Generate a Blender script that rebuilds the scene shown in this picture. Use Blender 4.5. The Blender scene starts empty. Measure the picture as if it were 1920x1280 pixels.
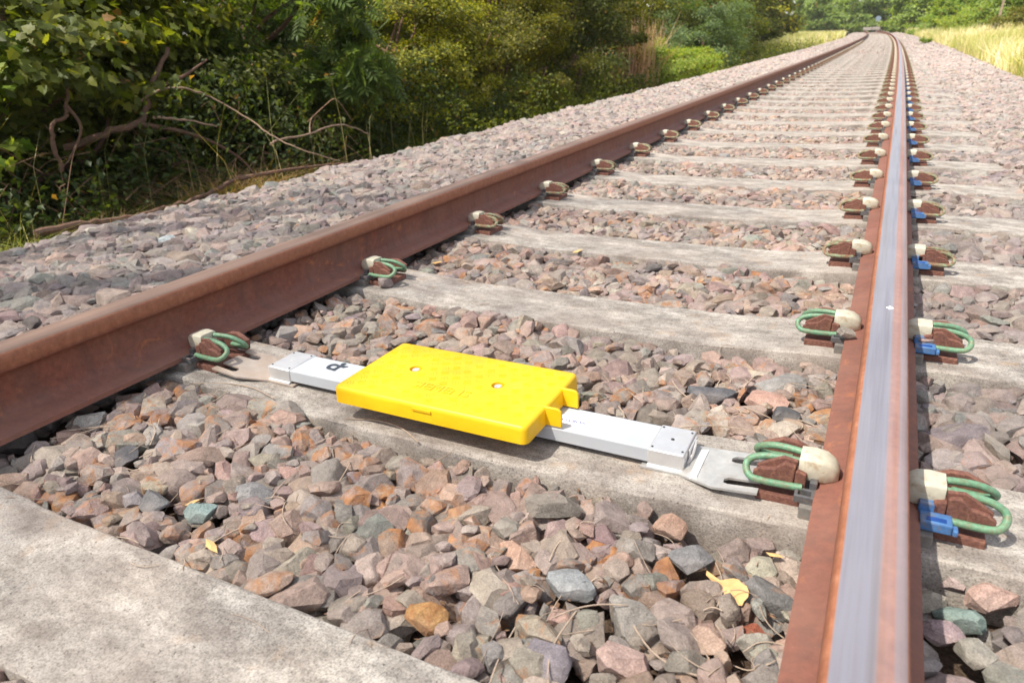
import bpy, math, random
import numpy as np
from mathutils import Vector, Matrix, Quaternion
rng = np.random.default_rng(7); random.seed(7)
SC = bpy.context.scene; COL = SC.collection
# ------------------------------------------------------------------ camera, world, sun, exposure
cam_d = bpy.data.cameras.new('camera'); cam = bpy.data.objects.new('camera', cam_d); COL.objects.link(cam)
cam.matrix_world = Matrix(((0.88975188, -0.14542884, 0.43265695, 0.70311), (0.45478917, 0.36311184, -0.81321375, -1.07822),
                           (-0.03883812, 0.92032616, 0.3892189, 0.65449), (0, 0, 0, 1)))
cam_d.sensor_width = 36; cam_d.lens = 36 * 1327.15 / 1920; cam_d.clip_start = 0.02; cam_d.clip_end = 1500
cam_d.dof.use_dof = True; cam_d.dof.focus_distance = 1.55; cam_d.dof.aperture_fstop = 6.3
SC.camera = cam
TO_SUN = Vector((-0.36, -0.50, 1.0)).normalized()
world = bpy.data.worlds.new('World'); SC.world = world; world.use_nodes = True
wn = world.node_tree; bgn = wn.nodes['Background']; sky = wn.nodes.new('ShaderNodeTexSky'); sky.sky_type = 'NISHITA'
sky.sun_disc = False; sky.sun_elevation = math.asin(TO_SUN.z); sky.sun_rotation = math.atan2(TO_SUN.x, TO_SUN.y); sky.dust_density = 2.0
mxw = wn.nodes.new('ShaderNodeMix'); mxw.data_type = 'RGBA'; mxw.inputs[0].default_value = .45; mxw.inputs[7].default_value = (5.2, 5.0, 4.7, 1); wn.links.new(sky.outputs[0], mxw.inputs[6]); wn.links.new(mxw.outputs[2], bgn.inputs[0]); bgn.inputs[1].default_value = 0.15
sd = bpy.data.lights.new('sun', 'SUN'); sd.energy = 4.2; sd.angle = math.radians(0.55); sd.color = (1.0, 0.94, 0.83)
sun = bpy.data.objects.new('sun', sd); COL.objects.link(sun); sun.rotation_euler = TO_SUN.to_track_quat('Z', 'Y').to_euler(); sun.location = (-4, -5, 12)
SC.view_settings.view_transform = 'Standard'; SC.view_settings.look = 'None'; SC.view_settings.gamma = 1.0
SC.view_settings.exposure = 0.80
SC.cycles.max_bounces = 6; SC.cycles.transparent_max_bounces = 4
# ------------------------------------------------------------------ track frame: u across, s along, z up
K = 0.00052706; Y0 = 3.065844; SP = 0.66021; RG = 0.7525
def W(u, s, z=0.0):
    u, s, z = np.broadcast_arrays(np.asarray(u, float), np.asarray(s, float), np.asarray(z, float))
    th = (s + Y0) * K
    return np.stack([-(1 - np.cos(th)) / K + u * np.cos(th), np.sin(th) / K + u * np.sin(th) - Y0, z], -1)
def heading(s): return (s + Y0) * K
# ------------------------------------------------------------------ mesh helpers
def fastmesh(name, verts, faces, mat=None, parent=None, smooth=False, tint=None, uv=None):
    me = bpy.data.meshes.new(name); verts = np.asarray(verts, np.float32); faces = np.asarray(faces, np.int32)
    k = faces.shape[1]; nf = len(faces)
    me.vertices.add(len(verts)); me.vertices.foreach_set('co', verts.ravel())
    me.loops.add(nf * k); me.loops.foreach_set('vertex_index', faces.ravel())
    me.polygons.add(nf); me.polygons.foreach_set('loop_start', np.arange(0, nf * k, k, dtype=np.int32))
    try: me.polygons.foreach_set('loop_total', np.full(nf, k, np.int32))
    except Exception: pass
    if tint is not None:
        a = me.color_attributes.new('tint', 'FLOAT_COLOR', 'POINT')
        t = np.ones((len(verts), 4), np.float32); t[:, :tint.shape[1]] = tint; a.data.foreach_set('color', t.ravel())
    if uv is not None:
        l = me.uv_layers.new(name='UVMap'); l.data.foreach_set('uv', np.asarray(uv, np.float32)[faces.ravel()].ravel())
    me.polygons.foreach_set('use_smooth', np.full(nf, bool(smooth)))
    me.update(calc_edges=True); me.validate()
    if mat: me.materials.append(mat)
    o = bpy.data.objects.new(name, me); COL.objects.link(o)
    if parent: o.parent = parent
    return o
class MB:
    def __init__(s): s.v = []; s.f = []
    def add(s, v, f):
        b = len(s.v); s.v += [tuple(map(float, p)) for p in v]; s.f += [tuple(i + b for i in q) for q in f]; return s
    def box(s, x0, x1, y0, y1, z0, z1, ch=0.0):
        if ch <= 0:
            v = [(x, y, z) for z in (z0, z1) for y in (y0, y1) for x in (x0, x1)]
            return s.add(v, [(0, 2, 3, 1), (4, 5, 7, 6), (0, 1, 5, 4), (1, 3, 7, 5), (3, 2, 6, 7), (2, 0, 4, 6)])
        c = ch; lv = [(z0, 0), (z1 - c, 0), (z1 - .3 * c, .3 * c), (z1, c)]; r = []; N = 0
        for z, i in lv:
            ring = []
            for cx, cy, a0 in ((x1 - c, y1 - c, 0), (x0 + c, y1 - c, 90), (x0 + c, y0 + c, 180), (x1 - c, y0 + c, 270)):
                for a in (0, 30, 60, 90): t = math.radians(a0 + a); ring.append((cx + (c - i) * math.cos(t), cy + (c - i) * math.sin(t), z))
            r.append(ring)
        n = len(r[0]); v = sum(r, []); f = []
        for j in range(len(r) - 1):
            for i in range(n): f.append((j * n + i, j * n + (i + 1) % n, (j + 1) * n + (i + 1) % n, (j + 1) * n + i))
        f.append(tuple(range((len(r) - 1) * n, len(r) * n))); f.append(tuple(reversed(range(n))))
        return s.add(v, f)
    def prism(s, pts, z0, z1):
        n = len(pts); v = [(x, y, z0) for x, y in pts] + [(x, y, z1) for x, y in pts]
        return s.add(v, [tuple(range(n, 2 * n)), tuple(reversed(range(n)))] + [(i, (i + 1) % n, n + (i + 1) % n, n + i) for i in range(n)])
    def tube(s, pts, rad, n=10, caps=True):
        P = [Vector(p) for p in pts]; m = len(P)
        if not hasattr(rad, '__len__'): rad = [rad] * m
        T = [(P[min(i + 1, m - 1)] - P[max(i - 1, 0)]).normalized() for i in range(m)]
        N = T[0].orthogonal().normalized(); v = []; f = []
        for i in range(m):
            N = (N - T[i] * N.dot(T[i])).normalized(); B = T[i].cross(N)
            for j in range(n):
                a = 2 * math.pi * j / n; v.append(P[i] + (N * math.cos(a) + B * math.sin(a)) * rad[i])
        for i in range(m - 1):
            for j in range(n): f.append((i * n + j, i * n + (j + 1) % n, (i + 1) * n + (j + 1) % n, (i + 1) * n + j))
        if caps: f.append(tuple(reversed(range(n)))); f.append(tuple(range((m - 1) * n, m * n)))
        return s.add(v, f)
    def build(s, name, mat=None, parent=None, smooth=False, bevel=0, angle=40):
        me = bpy.data.meshes.new(name); me.from_pydata(s.v, [], s.f); me.update()
        if mat: me.materials.append(mat)
        o = bpy.data.objects.new(name, me); COL.objects.link(o)
        if parent: o.parent = parent
        if smooth:
            me.polygons.foreach_set('use_smooth', [True] * len(me.polygons))
            try: me.set_sharp_from_angle(angle=math.radians(angle))
            except Exception: pass
        if bevel:
            m = o.modifiers.new('b', 'BEVEL'); m.width = bevel; m.segments = 2; m.limit_method = 'ANGLE'; m.angle_limit = math.radians(35)
        return o
def smoothpath(pts, n=6):
    P = [np.array(p, float) for p in pts]; P = [2 * P[0] - P[1]] + P + [2 * P[-1] - P[-2]]; out = []
    for i in range(1, len(P) - 2):
        for t in np.linspace(0, 1, n, endpoint=False):
            a, b, c, d = P[i - 1:i + 3]
            out.append(.5 * (2 * b + (c - a) * t + (2 * a - 5 * b + 4 * c - d) * t * t + (3 * b - a - 3 * c + d) * t ** 3))
    out.append(P[-2]); return out
def tag(o, label, cat, group=None):
    o['label'] = label; o['category'] = cat
    if group: o['group'] = group
    return o
def kind(o, k): o['kind'] = k; return o
def empty(name, loc=(0, 0, 0), rz=0):
    o = bpy.data.objects.new(name, None); o.empty_display_size = .05; o.location = loc; o.rotation_euler = (0, 0, rz); COL.objects.link(o); return o
def copy_tree(o, parent=None):
    c = o.copy(); COL.objects.link(c)
    if parent: c.parent = parent
    for ch in o.children: copy_tree(ch, c)
    return c
# ------------------------------------------------------------------ materials
class M:
    def __init__(s, name):
        s.m = bpy.data.materials.new(name); s.m.use_nodes = True; s.t = s.m.node_tree; s.p = s.t.nodes['Principled BSDF']; s.out = s.t.nodes['Material Output']
        s.tc = s.t.nodes.new('ShaderNodeTexCoord')
    def n(s, t, **k):
        x = s.t.nodes.new(t)
        for a, b in k.items(): setattr(x, a, b)
        return x
    def l(s, a, b): s.t.links.new(a, b)
    def noise(s, scale, detail=4, rough=.6, vec=None, dist=0):
        x = s.n('ShaderNodeTexNoise'); x.inputs['Scale'].default_value = scale; x.inputs['Detail'].default_value = detail
        x.inputs['Roughness'].default_value = rough; x.inputs['Distortion'].default_value = dist
        s.l(vec if vec is not None else s.tc.outputs['Object'], x.inputs['Vector']); return x.outputs['Fac']
    def ramp(s, fac, stops):
        x = s.n('ShaderNodeValToRGB'); e = x.color_ramp.elements
        while len(e) < len(stops): e.new(.5)
        for i, (p, c) in enumerate(stops): e[i].position = p; e[i].color = (c if hasattr(c, '__len__') else (c, c, c))[:3] + (1,) if hasattr(c, '__len__') else (c, c, c, 1)
        s.l(fac, x.inputs[0]); return x.outputs[0]
    def mix(s, fac, a, b, mode='MIX'):
        x = s.n('ShaderNodeMix', data_type='RGBA', blend_type=mode)
        for v, i in ((fac, 0), (a, 6), (b, 7)):
            if hasattr(v, 'is_linked') or isinstance(v, bpy.types.NodeSocket): s.l(v, x.inputs[i])
            elif i == 0: x.inputs[0].default_value = v
            else: x.inputs[i].default_value = tuple(v) + (1,)
        return x.outputs[2]
    def math(s, op, a, b=None, c=None):
        x = s.n('ShaderNodeMath', operation=op)
        for i, v in enumerate((a, b, c)):
            if v is None: continue
            if isinstance(v, bpy.types.NodeSocket): s.l(v, x.inputs[i])
            else: x.inputs[i].default_value = v
        return x.outputs[0]
    def mapped(s, scale=(1, 1, 1), rot=(0, 0, 0), src='Object'):
        x = s.n('ShaderNodeMapping'); x.inputs['Scale'].default_value = scale; x.inputs['Rotation'].default_value = rot; s.l(s.tc.outputs[src], x.inputs[0]); return x.outputs[0]
    def bump(s, h, strength=.5, dist=.002, prev=None):
        x = s.n('ShaderNodeBump'); x.inputs['Strength'].default_value = strength; x.inputs['Distance'].default_value = dist
        s.l(h, x.inputs['Height'])
        if prev is not None: s.l(prev, x.inputs['Normal'])
        s.l(x.outputs[0], s.p.inputs['Normal']); return x.outputs[0]
    def set(s, color=None, rough=None, metal=None, spec=None):
        for v, k in ((color, 'Base Color'), (rough, 'Roughness'), (metal, 'Metallic'), (spec, 'Specular IOR Level')):
            if v is None: continue
            if isinstance(v, bpy.types.NodeSocket): s.l(v, s.p.inputs[k])
            elif k == 'Base Color': s.p.inputs[k].default_value = tuple(v) + (1,)
            else: s.p.inputs[k].default_value = v
        return s
def attr(m, name='tint'): x = m.n('ShaderNodeAttribute'); x.attribute_name = name; return x
# stone: per-stone colour (tint rgb) and rust amount (tint alpha)
def stone_mat():
    m = M('ballast_stone'); a = attr(m); base = a.outputs['Color']
    n1 = m.noise(55, 5, .7); n2 = m.noise(420, 3, .7); n3 = m.noise(24, 5, .65, dist=.8)
    c = m.mix(1, base, m.ramp(n1, [(.3, .68), (.52, 1.0), (.72, 1.32)]), 'MULTIPLY')
    c = m.mix(1, c, m.ramp(n2, [(.3, .72), (.5, 1.0), (.66, 1.2), (.75, 1.55)]), 'MULTIPLY')
    rust = m.ramp(m.math('ADD', n3, m.math('MULTIPLY', m.math('SUBTRACT', a.outputs['Alpha'], .5), .42)), [(.575, 0.), (.70, .8)])
    rc = m.ramp(n1, [(.3, (.20, .075, .028)), (.6, (.40, .18, .065)), (.8, (.5, .29, .13))])
    c = m.mix(rust, c, rc)
    dust = m.ramp(m.noise(9, 3), [(.45, 0.), (.75, .35)]); c = m.mix(dust, c, (.42, .35, .30))
    m.set(c, .88, 0, .3)
    b = m.bump(m.noise(75, 6, .7), .8, .007); b = m.bump(m.noise(240, 5, .75), .6, .002, b); m.bump(n2, .35, .001, b); return m.m
STONE = stone_mat()
def concrete_mat():
    m = M('weathered_concrete'); v = m.mapped((1, 2.2, 1))
    n1 = m.noise(9, 6, .65, v); n2 = m.noise(60, 5, .7); n3 = m.noise(330, 3, .6); n4 = m.noise(2.2, 3)
    c = m.ramp(n1, [(.28, (.150, .128, .112)), (.44, (.255, .228, .202)), (.56, (.35, .32, .285)), (.72, (.48, .445, .40))])
    c = m.mix(1, c, m.ramp(n2, [(.3, .68), (.5, 1.), (.7, 1.18)]), 'MULTIPLY'); c = m.mix(1, c, m.ramp(n3, [(.32, .55), (.5, 1.0), (.7, 1.25)]), 'MULTIPLY')
    c = m.mix(m.ramp(m.noise(16, 4), [(.62, 0.), (.75, .45)]), c, (.36, .22, .12))
    c = m.mix(m.ramp(n4, [(.4, 0.), (.7, .4)]), c, (.33, .27, .23))
    pits = m.ramp(m.noise(190, 2), [(.26, .35), (.36, 1.)]); c = m.mix(1, c, pits, 'MULTIPLY')
    m.set(c, .92, 0, .25); b = m.bump(n2, .8, .0028); m.bump(m.noise(230, 4), .7, .0016, b); return m.m
CONC = concrete_mat()
def rail_mat(name, polish):
    m = M(name); sx = m.n('ShaderNodeSeparateXYZ'); uvn = m.n('ShaderNodeUVMap'); m.l(uvn.outputs[0], sx.inputs[0]); ux = sx.outputs[0]; uz = sx.outputs[1]
    ln = m.mapped((16, .35, 16)); n0 = m.noise(7, 5, .65); n1 = m.noise(70, 5, .7); n2 = m.noise(3, 4, .6, ln); n3 = m.noise(380, 3, .6)
    rust = m.ramp(n1, [(.25, (.10, .030, .019)), (.5, (.175, .053, .032)), (.75, (.235, .078, .045))])
    rust = m.mix(m.ramp(n0, [(.4, 0.), (.7, .6)]), rust, (.19, .092, .062))
    st = m.noise(22, 4, .6, m.mapped((1, 1, .12))); rust = m.mix(m.ramp(st, [(.5, 0.), (.68, .45)]), rust, (.075, .037, .03))
    rust = m.mix(m.ramp(m.noise(12, 6, .7, dist=1.2), [(.60, 0.), (.68, .7)]), rust, (.36, .12, .04))
    rust = m.mix(m.ramp(n3, [(.62, 0.), (.8, .5)]), rust, (.36, .2, .14))
    wob = m.math('MULTIPLY', m.math('SUBTRACT', n2, .5), .09); u2 = m.math('ADD', ux, wob)   # ux: 0 = field/inner edge .. 1 across the head
    up = m.ramp(uz, [(.955, 0.), (.972, 1.)])
    orange = m.ramp(n1, [(.3, (.24, .085, .042)), (.6, (.34, .135, .07)), (.8, (.44, .22, .135))])
    edge = m.ramp(uz, [(.74, 0.), (.80, 1.)]); body = m.mix(m.math('MULTIPLY', edge, .7), rust, orange); body = m.mix(m.math('MULTIPLY', m.ramp(uz, [(.10, 1.), (.22, 0.)]), .3), body, (.27, .155, .125))
    if polish:
        band = m.ramp(u2, [(.09, 0.), (.115, 1.), (.58, 1.), (.64, .45), (.78, .30), (.82, .7), (1., .6)])
        steel = m.ramp(n2, [(.3, (.23, .205, .225)), (.5, (.33, .315, .35)), (.7, (.27, .24, .245))])
        fac = m.math('MULTIPLY', band, up); c = m.mix(up, body, orange); c = m.mix(fac, c, steel)
        met = m.math('MULTIPLY', fac, .55); ro = m.math('ADD', m.math('MULTIPLY', fac, -.42), .78)
        m.set(c, ro, met, .35)
    else:
        c = m.mix(m.math('MULTIPLY', up, .85), body, m.ramp(n2, [(.3, (.10, .075, .06)), (.6, (.20, .14, .11))])); m.set(c, .62, 0, .45)
    b = m.bump(n1, .25, .0012); m.bump(n3, .35, .0006, b); return m.m
RAILR = rail_mat('rusty_rail_polished_head', True); RAILL = rail_mat('rusty_rail', False)
def simple(name, col, rough=.6, metal=0, var=.25, scale=60, col2=None, bump=.0, mask=(.5, .65), spec=.5):
    m = M(name); n = m.noise(scale, 5, .65); c = m.mix(1, m.mix(0, col, col), m.ramp(n, [(.3, 1 - var), (.5, 1.), (.7, 1 + var)]), 'MULTIPLY')
    if col2: c = m.mix(m.ramp(m.noise(scale * .6, 6, .7, dist=.6), [(mask[0], 0.), (mask[1], 1.)]), c, col2)
    m.set(c, rough, metal, spec)
    if bump: m.bump(n, .5, bump)
    return m.m
RUST = simple('rusty_cast_iron', (.15, .062, .045), .85, 0, .4, 220, (.24, .11, .07), .0009)
GREENP = simple('green_painted_spring_steel', (.125, .27, .16), .5, 0, .3, 200, (.20, .15, .08), .0006, (.46, .74))
GREENR = simple('rusted_green_spring_steel', (.20, .27, .16), .55, 0, .3, 150, (.20, .095, .05), .0006, (.42, .56))
NYLON = simple('aged_white_nylon', (.52, .49, .39), .5, 0, .12, 70, (.30, .20, .10), .0003, (.54, .74))
BLUEP = simple('blue_plastic', (.06, .16, .36), .55, 0, .2, 90, (.17, .15, .14), 0, (.52, .7))
DARKP = simple('dark_grey_plastic', (.085, .085, .09), .6, 0, .3, 90, (.2, .13, .09), 0, (.5, .75))
PADM = simple('weathered_rubber_pad', (.17, .155, .14), .8, 0, .3, 60, (.32, .15, .07), .001, (.55, .75))
ALU = simple('brushed_aluminium', (.62, .62, .62), .42, .6, .08, 30, (.62, .56, .50), 0, (.55, .9))
PLATE = simple('dull_steel_plate', (.43, .425, .41), .5, .3, .2, 30, (.34, .28, .23), .0003, (.5, .8))
PLATED = simple('muddy_steel_plate', (.42, .36, .31), .6, .2, .15, 14, (.36, .25, .18), .0003, (.4, .8))
WHITEC = simple('white_plastic_beam', (.43, .45, .475), .42, 0, .04, 12)
BLACKI = simple('black_print', (.035, .045, .06), .5, 0, .05)
BLUEI = simple('navy_print', (.06, .08, .25), .5, 0, .05)
GREYI = simple('grey_print', (.38, .38, .40), .5, 0, .05)
PAPER = simple('white_label', (.86, .86, .86), .5, 0, .03)
BOLT = simple('zinc_bolt', (.66, .63, .60), .4, .5, .2, 120)
SLOT = simple('dark_slot', (.03, .03, .03), .8)
def yellow_mat():
    m = M('yellow_moulded_plastic'); mp = m.n('ShaderNodeMapping'); mp.inputs['Rotation'].default_value = (0, 0, .5); mp.inputs['Scale'].default_value = (42, 42, 42); m.l(m.tc.outputs['Object'], mp.inputs[0])
    sx = m.n('ShaderNodeSeparateXYZ'); m.l(mp.outputs[0], sx.inputs[0]); X, Y = sx.outputs[0], sx.outputs[1]
    par = m.math('MODULO', m.math('ADD', m.math('ADD', m.math('FLOOR', X), m.math('FLOOR', Y)), 100), 2)
    def bars(a): return m.math('GREATER_THAN', m.math('SINE', m.math('MULTIPLY', a, 6.2832 * 3)), .25)
    h = m.math('ADD', m.math('MULTIPLY', par, bars(X)), m.math('MULTIPLY', m.math('SUBTRACT', 1, par), bars(Y)))
    fx = m.math('ABSOLUTE', m.math('SUBTRACT', m.math('FRACT', X), .5)); fy = m.math('ABSOLUTE', m.math('SUBTRACT', m.math('FRACT', Y), .5))
    inside = m.math('MULTIPLY', m.math('LESS_THAN', fx, .38), m.math('LESS_THAN', fy, .38)); h = m.math('MULTIPLY', h, inside)
    geo = m.n('ShaderNodeNewGeometry'); sn = m.n('ShaderNodeSeparateXYZ'); m.l(geo.outputs['Normal'], sn.inputs[0]); top = m.math('GREATER_THAN', sn.outputs[2], .95)
    h = m.math('MULTIPLY', h, top)
    n = m.noise(14, 4); c = m.ramp(n, [(.3, (.78, .45, .005)), (.6, (.84, .51, .008)), (.8, (.83, .52, .03))])
    c = m.mix(m.math('MULTIPLY', m.ramp(m.noise(38, 6, .75), [(.52, 0.), (.75, .25)]), top), c, (.58, .38, .12)); c = m.mix(m.ramp(m.noise(260, 3, .6), [(.66, 0.), (.74, .45)]), c, (.36, .22, .07))
    m.set(c, .42, 0, .4); b = m.bump(h, .8, .0032); m.bump(m.noise(500, 2), .12, .0004, b); return m.m
YEL = yellow_mat()
def leaf_mat(name, trans=.4, gloss=.28):
    m = M(name); a = attr(m); m.set(a.outputs['Color'], .5, 0, gloss)
    tr = m.n('ShaderNodeBsdfTranslucent'); m.l(m.mix(1, a.outputs['Color'], (2.0, 1.95, .45), 'MULTIPLY'), tr.inputs[0])
    mx = m.n('ShaderNodeMixShader'); mx.inputs[0].default_value = trans; m.l(m.p.outputs[0], mx.inputs[1]); m.l(tr.outputs[0], mx.inputs[2]); m.l(mx.outputs[0], m.out.inputs[0]); return m.m
LEAF = leaf_mat('leaf', .45); GRASSM = leaf_mat('grass_blade', .25, .1)
BARK = simple('brown_bark', (.13, .068, .042), .9, 0, .4, 60, (.09, .06, .045), .006); TWIGM = simple('dry_twig', (.25, .165, .11), .85, 0, .35, 80)
def ground_mat():
    m = M('soil_and_litter'); n = m.noise(3, 6, .7); n2 = m.noise(45, 6, .75)
    c = m.ramp(n, [(.3, (.025, .035, .012)), (.5, (.05, .055, .022)), (.7, (.10, .085, .04))]); c = m.mix(1, c, m.ramp(n2, [(.3, .5), (.5, 1.), (.75, 1.6)]), 'MULTIPLY')
    m.set(c, .95, 0, .1); m.bump(n2, .8, .03); return m.m
def bed_mat():
    m = M('ballast_bed'); v = m.n('ShaderNodeTexVoronoi'); v.inputs['Scale'].default_value = 24; m.l(m.tc.outputs['Object'], v.inputs['Vector'])
    s = m.n('ShaderNodeSeparateColor'); m.l(v.outputs['Color'], s.inputs[0]); n = m.noise(.8, 3)
    c = m.ramp(s.outputs[0], [(0., (.20, .16, .14)), (.4, (.34, .26, .23)), (.7, (.42, .36, .32)), (1., (.5, .44, .38))])
    c = m.mix(1, c, m.ramp(v.outputs['Distance'], [(0., 1.1), (.35, .9), (.6, .35)]), 'MULTIPLY'); m.set(c, .95, 0, .2)
    m.bump(m.math('SUBTRACT', 1, v.outputs['Distance']), 1., .03); return m.m
def dirt_mat():
    m = M('ballast_fines'); n2 = m.noise(160, 5, .75); c = m.ramp(n2, [(.3, (.045, .03, .022)), (.55, (.13, .09, .065)), (.75, (.25, .18, .13))]); m.set(c, .95, 0, .1); m.bump(n2, 1., .008); return m.m
# ------------------------------------------------------------------ the ground
def crest(s): return np.interp(s, [-5, 8, 14, 20, 60, 200], [2.3, 2.3, 2.5, 2.45, 2.2, 2.2])
def base_z(u, s):   # earth under everything
    a = np.abs(u); cl = crest(s)
    left = np.interp(-u, [0, 2.1, 3.0, 4.5, 8, 120], [-.24, -.26, -.46, -.50, -.4, 3])
    right = np.interp(u, [0, 2.1, 2.7, 3.4, 8, 14, 120], [-.24, -.2, -.30, -.25, .35, .9, 5])
    return np.where(u < 0, left, right)
us = np.concatenate([-np.geomspace(150, 3.2, 26), np.arange(-3.0, 3.01, .25), np.geomspace(3.3, 150, 26)]); ss = np.concatenate([np.arange(-30, 12, .7), np.geomspace(12.5, 420, 70)])
U, S_ = np.meshgrid(us, ss); Z = base_z(U, S_) + .03 * np.sin(U * 2.1 + S_ * 1.3) * (np.abs(U) > 2.8)
V = W(U, S_, Z).reshape(-1, 3); nu = len(us); ii = np.arange(len(ss) - 1)[:, None] * nu + np.arange(nu - 1)[None, :]; ii = ii.ravel()
kind(fastmesh('ground', V, np.stack([ii, ii + 1, ii + nu + 1, ii + nu], 1), ground_mat(), smooth=True), 'structure')
# ballast: target height of the finished stone surface
def slp_top(u):
    a = np.abs(u); return np.interp(a, [0, .40, .64, .93, 1.25], [-.0385, -.038, -.022, -.022, -.025])
def target(u, s):
    u = np.asarray(u, float); n = np.sin(u * 7.3 + s * 5.1) * .006 + np.sin(u * 3.1 - s * 8.3 + 1) * .006
    inn = np.interp(u, [-.68, -.3, .3, .68], [-.042, -.048, -.052, -.050]) - np.interp(s, [3.5, 8], [0, .014])
    lf = np.interp(-u, [.8, .9, 1.6, 2.15, 2.35, 3.1], [-.03, -.005, .015, .0, -.06, -.46])
    rt = np.interp(u, [.8, .9, 1.2, 1.38, 1.7, 2.05, 2.6], [-.04, -.042, -.036, .005, .035, -.01, -.33])
    return np.where(np.abs(u) < .75, inn, np.where(u < 0, lf, rt)) + n
for nm, s0, s1, dz, mt in (('ballast_bed', -4, 26, -.055, dirt_mat()), ('ballast_bed', 26, 260, -.012, bed_mat())):
    us = np.arange(-3.0, 2.61, .1); ss = np.arange(s0, s1 + .01, .33) if s1 < 30 else np.geomspace(s0, s1, 160)
    U, S_ = np.meshgrid(us, ss); Z = target(U, S_) + dz
    V = W(U, S_, Z).reshape(-1, 3); nu = len(us); ii = (np.arange(len(ss) - 1)[:, None] * nu + np.arange(nu - 1)[None, :]).ravel()
    kind(fastmesh(nm, V, np.stack([ii, ii + 1, ii + nu + 1, ii + nu], 1), mt, smooth=True), 'structure')
# ------------------------------------------------------------------ sleepers
ORD = 'zeroth first second third fourth fifth sixth seventh eighth ninth tenth eleventh twelfth thirteenth fourteenth fifteenth sixteenth seventeenth eighteenth nineteenth twentieth'.split()
def sleeper_mesh(detail):
    ul = np.arange(-1.26, 1.2601, .03 if detail else .18); prof = [(-.135, -.21), (-.118, -.03), (-.1155, -.006), (-.1140, -.0022), (-.1105, 0), (0, 0), (.1105, 0), (.1140, -.0022), (.1155, -.006), (.118, -.03), (.135, -.21)]
    if not detail: prof = [(-.135, -.21), (-.112, -.004), (-.1, 0), (.1, 0), (.112, -.004), (.135, -.21)]
    m = MB(); v = []; n = len(prof)
    for u in ul:
        t = float(slp_top(u))
        for (y, z) in prof:
            j = (rng.normal(0, .0008) if abs(y) > .09 else 0, 0) if detail and -.2 < z else (0, 0)
            v.append((u, y + j[0], (t + z if z > -.2 else -.21) + j[1]))
    f = [(i * n + j, (i + 1) * n + j, (i + 1) * n + j + 1, i * n + j + 1) for i in range(len(ul) - 1) for j in range(n - 1)]
    f += [tuple(range(n)), tuple(reversed(range((len(ul) - 1) * n, len(ul) * n)))]
    f += [((i + 1) * n, i * n, i * n + n - 1, (i + 1) * n + n - 1) for i in range(len(ul) - 1)]
    m.add(v, f); return m
def where(n):
    if n == -1: return 'nearest the camera, before the one with the yellow beacon'
    if n == 0: return 'directly under the yellow beacon'
    return '%s one beyond the yellow beacon' % ORD[n] if n <= 20 else 'far along the curve beyond the twentieth one'
protoS = {}
for d in (True, False):
    for i in range(3 if d else 1):
        e = empty('concrete_sleeper'); sleeper_mesh(d).build('body', CONC, e, True, angle=22)
        if d:
            for sg in (-1, 1): MB().box(sg * RG - .088, sg * RG + .088, -.095, .075, -.026, -.0015).build('rail_pad', PADM, e, bevel=.002)
        protoS[(d, i)] = e
usedS = set()
NSL = 120
for n in range(-1, NSL):
    key = (True, (n * 7 + 1) % 3) if n < 16 else (False, 0)
    e = protoS[key] if key not in usedS else copy_tree(protoS[key]); usedS.add(key)
    if n >= 16:
        pass
    p = W(0, n * SP - .018 + (rng.normal(0, .006) if n not in (-1, 0, 1) else 0))
    e.location = p; e.rotation_euler = (0, 0, heading(n * SP) + rng.normal(0, .003))
    tag(e, 'pale weathered concrete sleeper, ' + where(n), 'railway sleeper', 'concrete sleepers under the rails')
# ------------------------------------------------------------------ rails
half = [(.0699, 0), (.0699, .0105), (.062, .0135), (.040, .0185), (.024, .025), (.0145, .034), (.0105, .047), (.0100, .080), (.0105, .100), (.014, .1085), (.022, .1135), (.0335, .1165), (.0352, .1185), (.0352, .142), (.0342, .149), (.0310, .1545), (.0240, .1575), (.012, .1588)]
prof = half + [(0, .159)] + [(-x, z) for x, z in reversed(half)]
def rail(sign, mat, label, s0):
    ss = np.concatenate([np.arange(s0, 8, .2), np.geomspace(8, 230, 120)]); n = len(prof); px = np.array([p[0] for p in prof]); pz = np.array([p[1] for p in prof])
    U = sign * RG + px[None, :] + 0 * ss[:, None]; V = W(U, ss[:, None] + 0 * U, pz[None, :] + 0 * U).reshape(-1, 3)
    i = (np.arange(len(ss) - 1)[:, None] * n); j = np.arange(n)[None, :]; a = i + j; b = i + (j + 1) % n
    F = np.stack([a, b, b + n, a + n], -1).reshape(-1, 4)
    uv = np.stack([np.tile((px + .0352) / .0704, len(ss)), np.tile(pz / .159, len(ss))], 1)
    o = fastmesh('rail', V, F, mat, smooth=True, uv=uv); o.data.set_sharp_from_angle(angle=math.radians(45)); return tag(o, label, 'rail', 'the two running rails')
rail(1, RAILR, 'brown rusty steel rail with a polished blue-grey band on its top, nearer to the camera', -1.4)
rail(-1, RAILL, 'red-brown rusty steel rail with a dull top, in front of the bushes', -4)
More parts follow.
